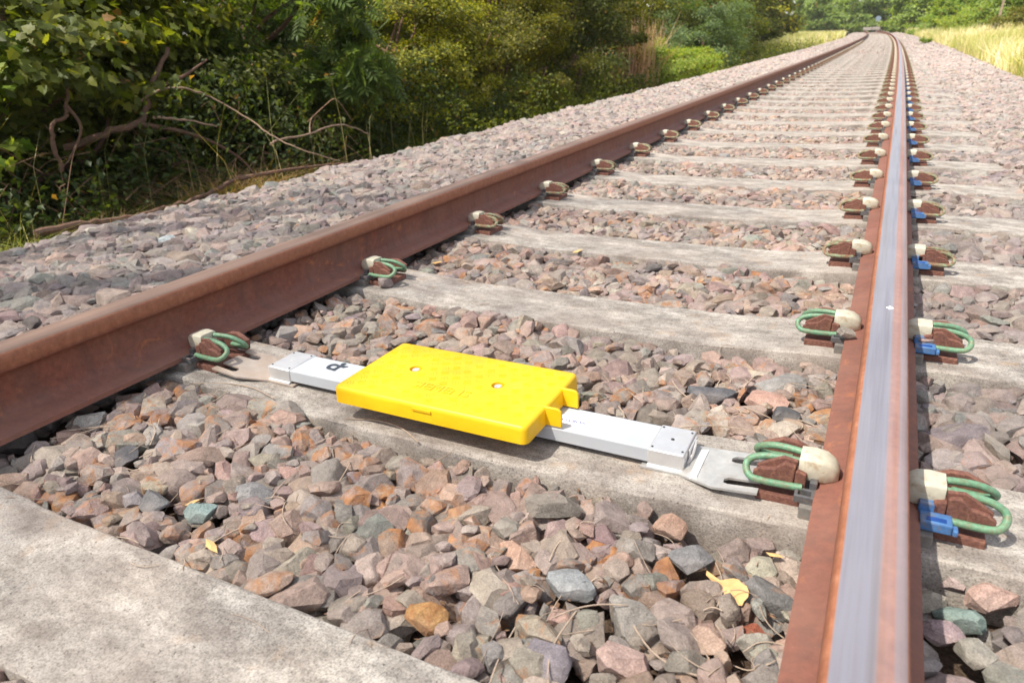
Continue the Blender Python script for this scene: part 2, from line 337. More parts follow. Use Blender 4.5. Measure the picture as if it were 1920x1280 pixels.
# ------------------------------------------------------------------ rail clips (local frame: x away from rail centre = -x ; built for inner side of the right rail, origin on rail foot edge)
def rclip(outer, lod):
    e = empty('rail_clip'); X = RG - .07   # foot edge
    def T(p): return (p[0] - X, p[1] + .038, p[2])
    nn = 10 if lod == 0 else 8; ns = 7 if lod == 0 else 4
    path = [(.664, -.078, .010), (.64, -.079, .009), (.605, -.080, .009), (.588, -.078, .011), (.579, -.068, .018), (.580, -.058, .027), (.594, -.055, .036), (.62, -.054, .041), (.655, -.053, .041), (.685, -.048, .038), (.694, -.040, .037),
            (.685, -.031, .038), (.655, -.026, .042), (.62, -.018, .040), (.598, -.012, .033), (.586, -.004, .022), (.587, .003, .012), (.60, .006, .008), (.64, .008, .008)]
    MB().tube(smoothpath([T(p) for p in path], ns), .0057, nn).build('spring', GREENP if lod == 0 else GREENR, e, True)
    # nylon toe insulator
    m = MB(); rings = []; 
    for x, y0, y1, z0, z1 in ((.655, -.064, -.019, .016, .052), (.675, -.066, -.018, .0135, .0535), (.692, -.064, -.019, .013, .051), (.704, -.060, -.024, .0135, .046), (.712, -.053, -.032, .016, .036)):
        cy, cz, ry, rz = (y0 + y1) / 2, (z0 + z1) / 2, (y1 - y0) / 2, (z1 - z0) / 2; pw = .28 if x < .7 else .5
        rings.append([T((x, cy + ry * abs(math.cos(a)) ** pw * math.copysign(1, math.cos(a)), cz + rz * abs(math.sin(a)) ** pw * math.copysign(1, math.sin(a)))) for a in np.linspace(0, 2 * math.pi, 16, endpoint=False)])
    k = 16; v = sum(rings, []); f = [(i * k + j, i * k + (j + 1) % k, (i + 1) * k + (j + 1) % k, (i + 1) * k + j) for i in range(4) for j in range(k)] + [tuple(reversed(range(k))), tuple(range(4 * k, 5 * k))]
    m.add(v, f).build('toe_insulator', NYLON, e, True, angle=50)
    # cast shoulder: base, front wedge with notch, back wedge
    m = MB()
    def wedge(pts_xz, y0, y1):
        P = [T((x, y0, z)) for x, z in pts_xz] + [T((x, y1, z)) for x, z in pts_xz]; n = len(pts_xz)
        m.add(P, [tuple(range(n)), tuple(reversed(range(n, 2 * n)))] + [(i, i + n, (i + 1) % n + n, (i + 1) % n) for i in range(n)])
    wedge([(.592, .004), (.650, .004), (.652, .040), (.636, .044), (.622, .030), (.600, .026), (.590, .018)], -.074, -.064)
    wedge([(.596, .004), (.650, .004), (.654, .046), (.632, .049), (.612, .038), (.594, .026)], -.0655, -.0575)
    wedge([(.596, -.004), (.668, -.004), (.670, .024), (.645, .036), (.622, .037), (.590, .022)], .010, .022)
    wedge([(.652, 0), (.668, 0), (.668, .030), (.652, .034)], -.074, -.060)
    m.box(*[T((.598, 0, 0))[0], T((.680, 0, 0))[0]], T((0, -.084, 0))[1], T((0, .020, 0))[1], -.024, -.010)
    m.build('cast_shoulder', RUST, e, bevel=.0018 if lod == 0 else 0)
    m = MB(); hx = [T((.655, 0, 0))[0], T((.684, 0, 0))[0]]; y0, y1 = T((0, -.103, 0))[1], T((0, -.078, 0))[1]
    if outer:
        m.box(hx[0] - .012, hx[1], y0 - .0, y1 + .004, .000, .016); m.box(hx[0] + .004, hx[1] + .002, y1 + .004, y1 + .022, .006, .028); m.box(hx[0] - .019, hx[0] - .012, y0 - .004, y0 + .012, .002, .012)
        MB().box(hx[0] - .004, hx[1] - .009, y0 + .005, y0 + .013, .0155, .0172).build('clip_recess', simple('deep_blue_recess', (.01, .06, .26), .5), e)
        m.build('side_insulator', BLUEP, e, bevel=.0025 if lod == 0 else 0)
    else:
        a, b = hx; t = .0055; z0, z1 = -.002, .011
        m.box(a, b, y0, y0 + t, z0, z1); m.box(a, b, y1 - t, y1, z0, z1); m.box(a, a + t, y0 + t, y1 - t, z0, z1); m.box(b - t, b, y0 + t, y1 - t, z0, z1)
        m.box(b - .010, b + .001, y1, y1 + .026, z0, .022); m.build('side_insulator', DARKP, e, bevel=.0015 if lod == 0 else 0)
    return e
PC = {}
for outer in (0, 1):
    for lod in (0, 1): PC[(outer, lod)] = [rclip(outer, lod), False]
def mirror_mesh(e):   # mirrored copy (rail-handed)
    for ch in e.children:
        ch.data = ch.data.copy(); ch.data.transform(Matrix.Diagonal((-1, 1, 1, 1))); ch.data.flip_normals()
    return e
PM = {k: [mirror_mesh(copy_tree(v[0])), False] for k, v in PC.items()}
def clip_at(n, rail_side, outer):
    lod = 0 if n < 2 else 1
    # right rail inner: as built; right rail outer and left rail inner: mirrored
    mir = (rail_side == 1 and outer) or (rail_side == -1 and not outer)
    D = PM if mir else PC; rec = D[(1 if (outer and rail_side == 1) else 0, lod)]
    e = rec[0] if not rec[1] else copy_tree(rec[0]); rec[1] = True
    off = .07 if mir else -.07
    e.location = W(rail_side * RG + off, n * SP - .038 + (rng.normal(0, .003) if n > 0 else 0)); e.rotation_euler = (0, 0, heading(n * SP) + (rng.normal(0, .02) if n > 0 else 0))
    rn = 'the near polished rail' if rail_side == 1 else 'the far rusty rail'; sd_ = 'outer' if outer else 'inner'
    ex = ('green clip with blue insulator' if outer and rail_side == 1 else 'green clip with white toe')
    if n <= 20:
        wh = 'on the beacon sleeper' if n == 0 else '%s sleeper past beacon' % ORD[n]; lab = '%s, %s, %s' % (ex, {(1, 0): 'inside near rail', (1, 1): 'outside near rail', (-1, 0): 'inside far rail', (-1, 1): 'outside far rail'}[(rail_side, int(outer))], wh)
    else: lab = 'small distant brown rail clip, %s side of %s' % (sd_, rn)
    tag(e, lab, 'rail clip', 'spring clips holding the rails')
for n in range(0, 88):
    clip_at(n, 1, False); clip_at(n, 1, True)
    if n < 62: clip_at(n, -1, False)
    if n < 12: clip_at(n, -1, True)
for D in (PC, PM):
    for v in D.values():
        if not v[1]:
            for ch in list(v[0].children): bpy.data.objects.remove(ch)
            bpy.data.objects.remove(v[0])
# ------------------------------------------------------------------ yellow beacon and its mounting beam
beam = empty('mounting_beam', (0, -.003, 0))
tag(beam, 'white beam with metal end caps and forked plates, clamped along the sleeper under the yellow beacon', 'beacon mounting beam')
MB().box(-.412, .412, -.043, .043, -.026, 0).build('beam_body', WHITEC, beam, bevel=.0015)
def face(pts, z, name, mat, par):
    m = MB().prism(pts, z, z + .0006); return m.build(name, mat, par)
out = [(-.3422, -.0022), (-.3462, .0063), (-.3462, .0153), (-.3404, .0222), (-.3321, .0237), (-.3231, .0222), (-.3246, .0293), (-.3227, .034), (-.3145, .0341), (-.3128, .029), (-.3138, .0247), (-.3086, .023), (-.3001, .0227), (-.3035, .0175), (-.3058, .0134), (-.3134, .0135), (-.3146, .0073), (-.3142, -.0007), (-.3144, -.0064), (-.3237, -.0059), (-.3375, -.0046)]
hole = [(-.3368, .0057), (-.3364, .0129), (-.3322, .0146), (-.3245, .0139), (-.3234, .0081), (-.324, .0028), (-.3304, .002)]
cu = bpy.data.curves.new('mark', 'CURVE'); cu.dimensions = '2D'; cu.fill_mode = 'BOTH'; cu.extrude = .0003
for L in (out, hole):
    sp = cu.splines.new('BEZIER'); sp.bezier_points.add(len(L) - 1); sp.use_cyclic_u = True
    for b, (x, y) in zip(sp.bezier_points, L): b.co = (x, y, 0); b.handle_left_type = b.handle_right_type = 'AUTO'
def curve_to_mesh(cu, name, mat, par, M4):
    t = bpy.data.objects.new('tmp', cu); COL.objects.link(t); bpy.context.view_layer.update()
    me = bpy.data.meshes.new_from_object(t.evaluated_get(bpy.context.evaluated_depsgraph_get())); bpy.data.objects.remove(t)
    me.transform(M4); me.name = name; me.materials.clear(); me.materials.append(mat); o = bpy.data.objects.new(name, me); COL.objects.link(o); o.parent = par; return o
curve_to_mesh(cu, 'painted_mark', BLACKI, beam, Matrix.Translation((0, .003, .0004)))
def text(s, size, name, mat, par, loc, rz=0, ext=.0003, off=0, sx=1, shear=0):
    c = bpy.data.curves.new(name, 'FONT'); c.body = s; c.size = size; c.extrude = ext; c.offset = off; c.align_x = 'CENTER'; c.align_y = 'CENTER'; c.shear = shear
    return curve_to_mesh(c, name, mat, par, Matrix.Translation(loc) @ Matrix.Rotation(rz, 4, 'Z') @ Matrix.Diagonal((sx, 1, 1, 1)))
lb = MB().box(.222, .284, -.018, .012, 0, .0004).build('maker_label', PAPER, beam)
text('VORTOK', .0135, 'label_lettering', BLUEI, lb, (.252, -.004, .0006), math.pi, .0001, .0003, 1.0)
for k in range(2): MB().box(.234, .276, .006 + k * .004, .0068 + k * .004, .0004, .0006).build('label_small_print', GREYI, lb)
for sg in (-1, 1):
    cap = MB(); x0, x1 = sorted((sg * .410, sg * .474)); 
    cap.box(x0, x1, -.0455, .0455, -.029, .0025, .0)
    c = cap.build('end_cap', ALU, beam, bevel=.003, smooth=True)
    for (ax, ay) in ((.416, -.036), (.416, .036), (.468, -.034), (.468, .034)): 
        MB().tube([(sg * ax, ay, .0024), (sg * ax, ay, .0033)], .0022, 8).build('pin', SLOT, c)
    MB().tube([(sg * .442, 0, .0024), (sg * .442, 0, .0034)], .0032, 10).build('rivet', SLOT if sg > 0 else BOLT, c)
    MB().tube([(x0 + .001, -.046, -.031), (x1 - .001, -.046, -.031)], .0045, 8).build('clamp_rod', ALU, c, True)
    if sg > 0:
        MB().box(.4742, .4775, -.018, .034, -.024, -.001).build('locking_tab', ALU, c, bevel=.001)
        MB().tube([(.4745, -.030, -.030), (.480, -.012, -.012), (.4785, .022, -.004)], .003, 8).build('latch', BOLT, c, True)
    pts = [(.40, -.050), (.47, -.054), (.53, -.090), (.600, -.093), (.600, -.078), (.552, -.0790), (.545, -.0745), (.545, -.0645), (.552, -.0600), (.60, -.060), (.598, -.014), (.552, -.012), (.545, -.007), (.545, .003), (.552, .008), (.60, .008), (.600, .024), (.53, .030), (.47, .049), (.40, .049)]
    P = [(sg * x, y) for x, y in pts]; P = P if sg > 0 else P[::-1]
    m = MB(); n = len(P); zf = lambda x: float(np.interp(abs(x), [.4, .47, .55, .60], [-.0325, -.029, -.010, -.0055])); v = [(x, y, zf(x) - .004) for x, y in P] + [(x, y, zf(x)) for x, y in P]
    # cut into strips so that the bend stays clean
    m.add(v, [(i, (i + 1) % n, n + (i + 1) % n, n + i) for i in range(n)] + [tuple(range(n, 2 * n)), tuple(reversed(range(n)))])
    pl = m.build('forked_plate', PLATE if sg > 0 else PLATED, beam)
    me = pl.data; import bmesh
    bm = bmesh.new(); bm.from_mesh(me); bmesh.ops.triangulate(bm, faces=[f for f in bm.faces if len(f.verts) > 4], ngon_method='EAR_CLIP'); bm.to_mesh(me); bm.free()
    if sg < 0: pl['label'] = 'dull muddy forked steel plate'
    if sg > 0:
        st = MB(); q = [(.489, -.066), (.501, -.066), (.501, .022), (.489, .022)]
        st.add([(x, y, zf(x) + .0052) for x, y in q] + [(x, y, zf(x) - .001) for x, y in q], [(0, 1, 2, 3), (7, 6, 5, 4), (0, 4, 5, 1), (2, 6, 7, 3), (1, 5, 6, 2), (3, 7, 4, 0)]); s_ = st.build('serial_label', PAPER, pl)
        for k in range(9):
            y = -.05 + k * .0075; MB().box(.4925, .4972, y, y + (.002 if k % 3 else .004), zf(.495) + .0045, zf(.495) + .0056).build('faint_print', GREYI, s_)
bea = empty('track_beacon', (0, -.003, 0)); tag(bea, 'flat yellow plastic beacon with two bolts and raised lettering, lying across the white beam', 'track beacon')
TH = .040
m = MB(); x0, x1, y0, y1 = -.212, .218, -.1255, .1185
levels = [(.005, .0), (.030, .001), (.0345, .0022), (.0375, .0045), (.0392, .0075), (.04, .011)]; rings = []
for z, i in levels:
    r = []; c = .014
    for cx, cy, a0 in ((x1 - c, y1 - c, 0), (x0 + c, y1 - c, 90), (x0 + c, y0 + c, 180), (x1 - c, y0 + c, 270)):
        for a in range(0, 91, 15): t = math.radians(a0 + a); rr = c - i * .9; r.append((cx + rr * math.cos(t), cy + rr * math.sin(t), z))
    rings.append(r)
# top plate with two round bolt recesses: build through a boolean-free grid (rim polygons)
k = len(rings[0]); v = sum(rings, []); f = [(i * k + j, i * k + (j + 1) % k, (i + 1) * k + (j + 1) % k, (i + 1) * k + j) for i in range(len(rings) - 1) for j in range(k)]
f.append(tuple(reversed(range(k)))); m.add(v, f); body = m.build('body', YEL, bea, True, angle=50)
bm = bmesh.new(); bm.from_mesh(body.data); bm.verts.ensure_lookup_table()
outer = [bm.verts[(len(rings) - 1) * k + j] for j in range(k)]; edges = []
for j in range(k):
    e_ = bm.edges.get((outer[j], outer[(j + 1) % k])); edges.append(e_)
recess = []
for bx, by in ((-.100, .006), (.094, .004)):
    ring = [bm.verts.new((bx + .0135 * math.cos(t), by + .0135 * math.sin(t), .04)) for t in np.linspace(0, 2 * math.pi, 24, endpoint=False)]
    low = [bm.verts.new((bx + .0125 * math.cos(t), by + .0125 * math.sin(t), .031)) for t in np.linspace(0, 2 * math.pi, 24, endpoint=False)]
    for j in range(24):
        edges.append(bm.edges.new((ring[j], ring[(j + 1) % 24]))); bm.faces.new((ring[(j + 1) % 24], ring[j], low[j], low[(j + 1) % 24]))
    bm.faces.new(low[::-1] if False else low)
bmesh.ops.triangle_fill(bm, edges=edges, use_beauty=True, use_dissolve=False)
bmesh.ops.recalc_face_normals(bm, faces=bm.faces); bm.to_mesh(body.data); bm.free(); body.data.polygons.foreach_set('use_smooth', [True] * len(body.data.polygons)); body.data.set_sharp_from_angle(angle=math.radians(40))
for bx, by in ((-.100, .006), (.094, .004)):
    h = MB(); h.tube([(bx, by, .031), (bx, by, .033)], .0108, 20); h.prism([(bx + .0082 * math.cos(a), by + .0082 * math.sin(a)) for a in np.linspace(.3, .3 + 2 * math.pi, 6, endpoint=False)], .033, .0385)
    h.build('bolt', BOLT, bea, bevel=.0007)
for y in (.040, -.040):     # two upright side tabs
    pts = [(.2165, .004), (.248, .004), (.248, .030), (.2465, .0355), (.242, .0393), (.236, .0405), (.195, .0408), (.195, .036), (.2165, .034)]
    mm = MB(); n = len(pts); mm.add([(x, y - .003, z) for x, z in pts] + [(x, y + .003, z) for x, z in pts], [tuple(range(n)), tuple(reversed(range(n, 2 * n)))] + [(i, i + n, (i + 1) % n + n, (i + 1) % n) for i in range(n)]); mm.build('side_tab', YEL, bea, bevel=.001, smooth=True)
tr_ = MB(); cs = .0235; ca, sa = math.cos(.5), math.sin(.5)
for i in range(-12, 13):
    for j in range(-12, 13):
        cx, cy = (i * ca - j * sa) * cs, (i * sa + j * ca) * cs
        if not (x0 + .018 < cx < x1 - .018 and y0 + .018 < cy < y1 - .018) or (abs(cx) < .095 and abs(cy + .056) < .024) or min(math.hypot(cx + .1, cy - .006), math.hypot(cx - .094, cy - .004)) < .026: continue
        a = .5 + (math.pi / 2 if (i + j) % 2 else 0); dx, dy = math.cos(a), math.sin(a)
        for k_ in (-1, 0, 1):
            ox, oy = cx - dy * k_ * .0056, cy + dx * k_ * .0056; L, w_ = .0085, .0011; q = [(ox + dx * L + dy * w_, oy + dy * L - dx * w_), (ox + dx * L - dy * w_, oy + dy * L + dx * w_), (ox - dx * L - dy * w_, oy - dy * L + dx * w_), (ox - dx * L + dy * w_, oy - dy * L - dx * w_)]
            b = len(tr_.v); tr_.v += [(x, y, .0395) for x, y in q] + [(ox + (x - ox) * .8, oy + (y - oy) * .8, .0407) for x, y in q]; tr_.f += [tuple(b + t for t in f_) for f_ in ((4, 5, 6, 7), (0, 1, 5, 4), (1, 2, 6, 5), (2, 3, 7, 6), (3, 0, 4, 7))]
tr_.build('raised_tread', YEL, bea)
text('SIEMENS', .034, 'raised_lettering', YEL, bea, (0, -.056, .0403), 0, .0009, 0, 1.02)
MB().box(-.021, .021, -.1272, -.1252, .026, .0315).build('moulded_slot', YEL, bea, bevel=.0006)
# ------------------------------------------------------------------ stones
def ico(sub):
    bm = bmesh.new(); bmesh.ops.create_icosphere(bm, subdivisions=sub, radius=1); v = np.array([x.co[:] for x in bm.verts]); f = np.array([[q.index for q in p.verts] for p in bm.faces]); bm.free(); return v, f
ICO = {k: ico(k) for k in (1, 2, 3, 4)}
def rock_planes(r, npl=11):
    N = r.normal(size=(npl, 3)); N /= np.linalg.norm(N, axis=1)[:, None]; N = np.concatenate([N, -N[:4]]); return N, r.uniform(.55, .95, len(N))
def rock_shape(dirs, N, d, sharp=110.):
    q = np.maximum(dirs @ N.T, 1e-3) / d[None]; r = 1.0 / (np.sum(q ** sharp, axis=1) ** (1 / sharp)); return dirs * np.minimum(r, 1.25)[:, None]
def poly_rock(N, d, bev):
    bm = bmesh.new(); bmesh.ops.create_icosphere(bm, subdivisions=1, radius=1.25)
    for n_, d_ in zip(N, d):
        g = bmesh.ops.bisect_plane(bm, geom=bm.verts[:] + bm.edges[:] + bm.faces[:], plane_co=Vector(n_ * d_), plane_no=Vector(n_), clear_outer=True)
        ed = [e for e in g['geom_cut'] if isinstance(e, bmesh.types.BMEdge)]
        if len(ed) > 2: bmesh.ops.contextual_create(bm, geom=ed)
    bmesh.ops.remove_doubles(bm, verts=bm.verts, dist=.03)
    bmesh.ops.dissolve_limit(bm, angle_limit=.1, verts=bm.verts, edges=bm.edges)
    if bev: bmesh.ops.bevel(bm, geom=bm.edges[:], offset=bev, segments=1, affect='EDGES', profile=.5, clamp_overlap=True)
    bmesh.ops.triangulate(bm, faces=bm.faces[:]); bmesh.ops.recalc_face_normals(bm, faces=bm.faces[:])
    if bev:
        bmesh.ops.subdivide_edges(bm, edges=[e for e in bm.edges if e.calc_length() > .45], cuts=1); bmesh.ops.triangulate(bm, faces=bm.faces[:])
    bm.verts.index_update(); v = np.array([x.co[:] for x in bm.verts]); f = np.array([[q.index for q in p.verts] for p in bm.faces]); bm.free(); return v, f
class Rocks:   # library of rotated stones (unit size), at three levels of detail
    def __init__(s, n, seed):
        r = np.random.default_rng(seed); s.v = []
        for i in range(n):
            N, d = rock_planes(r, r.integers(5, 9)); sc = np.array([1, r.uniform(.6, .95), r.uniform(.42, .78)]); sc *= 1 / sc.prod() ** (1 / 3) * .5
            tilt = r.normal(0, .32, 2); R = Matrix.Rotation(tilt[0], 3, 'X') @ Matrix.Rotation(tilt[1], 3, 'Y') @ Matrix.Rotation(r.uniform(0, 6.28), 3, 'Z')
            if r.random() < .15: R = Matrix.Rotation(r.uniform(.8, 1.5), 3, 'X') @ R
            R = np.array(R); R2 = np.array(Matrix.Rotation(r.uniform(0, 6.28), 3, 'Z')); ph = r.uniform(0, 6, 6); lod = {}
            for k in (1, 2, 3):
                P = rock_shape(ICO[k][0], N, d)
                if k > 1:
                    D = ICO[k][0]; P = P * (1 + .010 * np.sin(D @ np.array([7, 3, 5]) + ph[0]) + .010 * np.sin(D @ np.array([-9, 11, 4]) + ph[1]) + .008 * np.sin(D @ np.array([13, -17, 15]) + ph[2]))[:, None]
                lod[k] = (P * sc) @ R.T @ R2.T
            for key, bev in (('b', .045), ('f', 0)):
                pv, pf = poly_rock(N, d, bev)
                if bev: pv = pv + r.normal(0, .012, pv.shape)
                lod[key] = ((pv * sc) @ R.T @ R2.T, pf)
            s.v.append(lod)
LIB = Rocks(260, 3)
PAL = np.array([(.37, .245, .205), (.30, .25, .22), (.25, .24, .235), (.41, .26, .19), (.10, .095, .10), (.43, .36, .30), (.25, .265, .245), (.33, .22, .21), (.28, .235, .235), (.40, .31, .27)])
def stone_cols(u, s, n, r):
    inner = np.abs(u) < .75
    pi = np.array([.19, .19, .09, .13, .03, .09, .06, .08, .08, .06]); po = np.array([.20, .14, .09, .02, .02, .05, .06, .18, .19, .05])
    ia = r.choice(10, n, p=pi / pi.sum()); ib = r.choice(10, n, p=po / po.sum()); idx = np.where(inner, ia, ib)
    c = (PAL[idx] * .56 + np.array([.295, .238, .198]) * .48) * .86 * r.uniform(.78, 1.2, (n, 1)) * r.normal(1, .03, (n, 3)); c *= np.where(np.abs(u) > .9, np.interp(s, [1, 6, 14], [.86, 1.06, 1.32]), np.interp(s, [1, 8, 20], [1.0, 1.0, 1.02]))[:, None]  # outer stones paler with distance: far sunlit brightness put into their colour
    a = np.where(inner, r.beta(1.6, 2.2, n), r.beta(1.1, 6, n)) * np.interp(s, [0, 6], [1, .5]); c = np.where(inner[:, None], c, (c * .8 + c.mean(1)[:, None] * .2)); return np.concatenate([np.clip(c, .02, .8), a[:, None]], 1)
class Field:   # height field used for dropping stones one by one
    def __init__(s, u0, u1, s0, s1, cell):
        s.u0, s.s0, s.c = u0, s0, cell; nu = int((u1 - u0) / cell); ns = int((s1 - s0) / cell); s.nu, s.ns = nu, ns
        U, S_ = np.meshgrid(u0 + (np.arange(nu) + .5) * cell, s0 + (np.arange(ns) + .5) * cell, indexing='ij'); s.T = target(U, S_).astype(np.float32)
        s.H = (s.T - .055).astype(np.float32)
        ds = np.abs((S_ + .018 + SP / 2) % SP - SP / 2); ins = (np.abs(U) < 1.26) & (ds < .116); s.H[ins] = np.maximum(s.H[ins], slp_top(U[ins])); s.sl = ins
        rr = np.abs(np.abs(U) - RG) < .072; s.H[rr & ~ins] = np.maximum(s.H[rr & ~ins], -.1); s.T[rr] = np.minimum(s.T[rr], -.040); s.rr = rr
        web = np.abs(np.abs(U) - RG) < .012
        cl = (np.abs(np.abs(U) - RG) < .19) & (np.abs((S_ + .05 + SP / 2) % SP - SP / 2) < .08); s.no = cl | web
        s.no |= (np.abs(U) < .68) & (np.abs(S_ + .0) < .10)       # beam, plates
        s.no |= (np.abs(U) < .235) & (np.abs(S_ + .003) < .14)
    def fp(s, P):     # rasterise stone: lower and upper height maps
        c = s.c; r = np.abs(P[:, :2]).max(); n = int(r / c) + 1; w = 2 * n + 1; ix = np.clip(np.round(P[:, 0] / c).astype(int) + n, 0, w - 1); iy = np.clip(np.round(P[:, 1] / c).astype(int) + n, 0, w - 1)
        lo = np.full((w, w), 9., np.float32); up = np.full((w, w), -9., np.float32); np.minimum.at(lo, (ix, iy), P[:, 2]); np.maximum.at(up, (ix, iy), P[:, 2]); ok = up > -5
        return n, lo, up, ok
    def drop(s, u, v, F, lim, q=.72, over=False):
        n, lo, up, ok = F; i = int((u - s.u0) / s.c); j = int((v - s.s0) / s.c)
        if i - n < 0 or j - n < 0 or i + n >= s.nu or j + n >= s.ns: return None
        sl = (slice(i - n, i + n + 1), slice(j - n, j + n + 1))
        if s.no[sl][ok].any(): return None
        if not over and s.sl[sl][ok].mean() > (.2 if v < 3.5 else .08) and s.T[i, j] < -.03: return None
        d = (s.H[sl] - lo)[ok]; z = np.partition(d, int(len(d) * q))[int(len(d) * q)]
        top = z + up[ok].max()
        if top > s.T[i, j] + lim: return None
        return z, sl
    def commit(s, z, sl, F): n, lo, up, ok = F; h = s.H[sl]; h[ok] = np.maximum(h[ok], z + up[ok]); s.H[sl] = h
def inview(u, s, mg=.45):
    p = W(u, s); R = np.array(cam.matrix_world)[:3, :3]; d = (p - np.array(cam.matrix_world)[:3, 3]) @ R; z = -d[..., 2]; fx = 1327.15 / 960
    return (z > -.1) & (np.abs(d[..., 0]) * fx < z + mg * 1.4) & (d[..., 1] * 1327.15 / 640 > -(z + mg * 1.6))
def emit(recs, lod, name):
    """lod 'b': bevelled polyhedra, 'f': plain polyhedra, 1: coarse"""
    if not recs: return
    A = np.array([(r[0], r[1], r[2], r[3], r[4]) for r in recs]); N = len(A); C = W(A[:, 0], A[:, 1], A[:, 2]); VV = []; FF = []; TT = []; b = 0
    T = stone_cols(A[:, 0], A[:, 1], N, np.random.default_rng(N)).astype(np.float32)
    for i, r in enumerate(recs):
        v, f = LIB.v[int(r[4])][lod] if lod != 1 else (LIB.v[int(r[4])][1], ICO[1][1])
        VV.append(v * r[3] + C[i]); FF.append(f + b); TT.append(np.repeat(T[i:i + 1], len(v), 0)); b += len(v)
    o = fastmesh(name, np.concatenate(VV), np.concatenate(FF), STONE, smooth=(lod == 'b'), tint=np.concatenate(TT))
    if lod == 'b': o.data.set_sharp_from_angle(angle=math.radians(38))
    kind(o, 'stuff'); return o
FLD = Field(-2.95, 2.6, -1.35, 7.2, .004)
# large stones: (u, s, z, length, (width, height), colour, rust, label)
STONES = [
 (-0.494, -0.403, -0.06, 0.063, (0.8, 0.5), (0.1, 0.095, 0.1), 0.15, 'dark slate stone with a pointed end, beside the left rusty rail and the near sleeper'),
 (-0.189, -0.381, -0.07, 0.078, (0.7, 0.4), (0.26, 0.25, 0.245), 0.15, 'broad flat grey stone in front of the beacon sleeper, left of centre'),
 (-0.324, -0.47, -0.07, 0.066, (0.7, 0.5), (0.17, 0.165, 0.165), 0.3, 'dark grey ridged stone close to the near sleeper edge'),
 (-0.701, -0.333, -0.05, 0.074, (0.75, 0.6), (0.6, 0.55, 0.48), 0.62, 'whitish rust-streaked stone just inside the left rusty rail'),
 (-0.225, -0.456, -0.08, 0.05, (0.8, 0.5), (0.24, 0.31, 0.29), 0.35, 'blue-green stone with an ochre stain near the near sleeper'),
 (0.445, 0.32, -0.05, 0.106, (0.6, 0.4), (0.105, 0.105, 0.115), 0.1, 'long dark slate stone behind the right end of the beam'),
 (0.604, 0.264, -0.05, 0.057, (0.75, 0.7), (0.085, 0.085, 0.09), 0.05, 'small blackish block stone behind the right forked plate'),
 (0.577, 0.408, -0.05, 0.111, (0.75, 0.45), (0.23, 0.22, 0.21), 0.15, 'large grey slab stone near the second clip of the polished rail'),
 (0.559, 0.314, -0.06, 0.089, (0.55, 0.5), (0.38, 0.235, 0.19), 0.25, 'pink oblong stone between the grey slab and the blackish block'),
 (0.299, -0.328, -0.06, 0.072, (0.62, 0.6), (0.42, 0.27, 0.2), 0.5, 'large pinkish orange stone in the middle of the front ballast'),
 (0.4, -0.356, -0.06, 0.066, (0.75, 0.5), (0.25, 0.26, 0.265), 0.2, 'large blue-grey angular stone in the front ballast'),
 (0.239, -0.485, -0.07, 0.058, (0.65, 0.6), (0.42, 0.24, 0.1), 0.85, 'bright orange rusty stone next to the near sleeper edge'),
 (0.418, -0.501, -0.05, 0.08, (0.8, 0.5), (0.245, 0.215, 0.23), 0.2, 'big purple-grey flat stone at the bottom edge of the photo'),
 (0.393, -0.449, -0.06, 0.084, (0.5, 0.5), (0.32, 0.27, 0.21), 0.72, 'long grey and orange stone just above the purple-grey one'),
 (0.501, -0.382, -0.06, 0.088, (0.7, 0.55), (0.29, 0.265, 0.235), 0.5, 'largest grey-brown stone with orange flecks, bottom centre of the ballast'),
 (0.506, -0.453, -0.05, 0.056, (0.85, 0.75), (0.44, 0.31, 0.27), 0.15, 'pale pink rounded block stone at the bottom edge'),
 (0.538, -0.233, -0.06, 0.064, (0.85, 0.4), (0.225, 0.22, 0.22), 0.1, 'flat dark grey stone left of the yellow fallen leaf'),
 (0.591, -0.381, -0.05, 0.054, (0.6, 0.6), (0.4, 0.28, 0.22), 0.55, 'tall pink and orange stone near the foot of the polished rail'),
 (0.875, -0.202, -0.04, 0.056, (0.8, 0.7), (0.19, 0.25, 0.225), 0.0, 'dark green stone with white veins, right of the polished rail'),
 (0.869, -0.119, -0.05, 0.058, (0.75, 0.6), (0.4, 0.3, 0.285), 0.0, 'pale pink rounded stone above the dark green one'),
 (0.916, -0.146, -0.04, 0.065, (0.6, 0.55), (0.42, 0.285, 0.24), 0.1, 'long pink stone at the right edge beside the dark green one'),
 (0.856, -0.244, -0.05, 0.05, (0.6, 0.55), (0.31, 0.23, 0.235), 0.1, 'mauve wedge stone below the dark green one'),
 (0.888, -0.265, -0.05, 0.041, (0.9, 0.7), (0.27, 0.25, 0.215), 0.1, 'round grey-brown stone near the lower right corner'),
 (0.487, -0.167, -0.07, 0.052, (0.8, 0.7), (0.42, 0.27, 0.2), 0.3, 'salmon pink stone by the front edge of the beacon sleeper'),
 (0.638, -0.323, -0.07, 0.036, (0.8, 0.5), (0.27, 0.085, 0.05), 0.4, 'deep red rusty stone in the litter beside the polished rail'),
 (0.83, 0.606, 0.0, 0.078, (0.5, 0.5), (0.27, 0.19, 0.18), 0.1, 'brown wedge stone leaning against the outside of the polished rail foot'),
 (-0.606, 0.577, -0.01, 0.043, (0.9, 0.8), (0.27, 0.22, 0.21), 0.1, 'small round grey-pink stone below the second clip of the rusty rail'),
 (0.685, 0.549, 0.02, 0.04, (0.55, 0.5), (0.27, 0.24, 0.21), 0.1, 'small grey-brown stone lying on the polished rail foot by a clip'),
 (-0.283, -0.352, -0.07, 0.059, (0.8, 0.7), (0.35, 0.23, 0.2), 0.3, 'brownish pink stone behind the broad flat grey one'),
 (-1.68, 0.663, 0.0, 0.134, (0.8, 0.7), (0.3, 0.33, 0.34), 0.0, 'curved blue-grey stone on the ballast heap behind the rusty rail'),
]

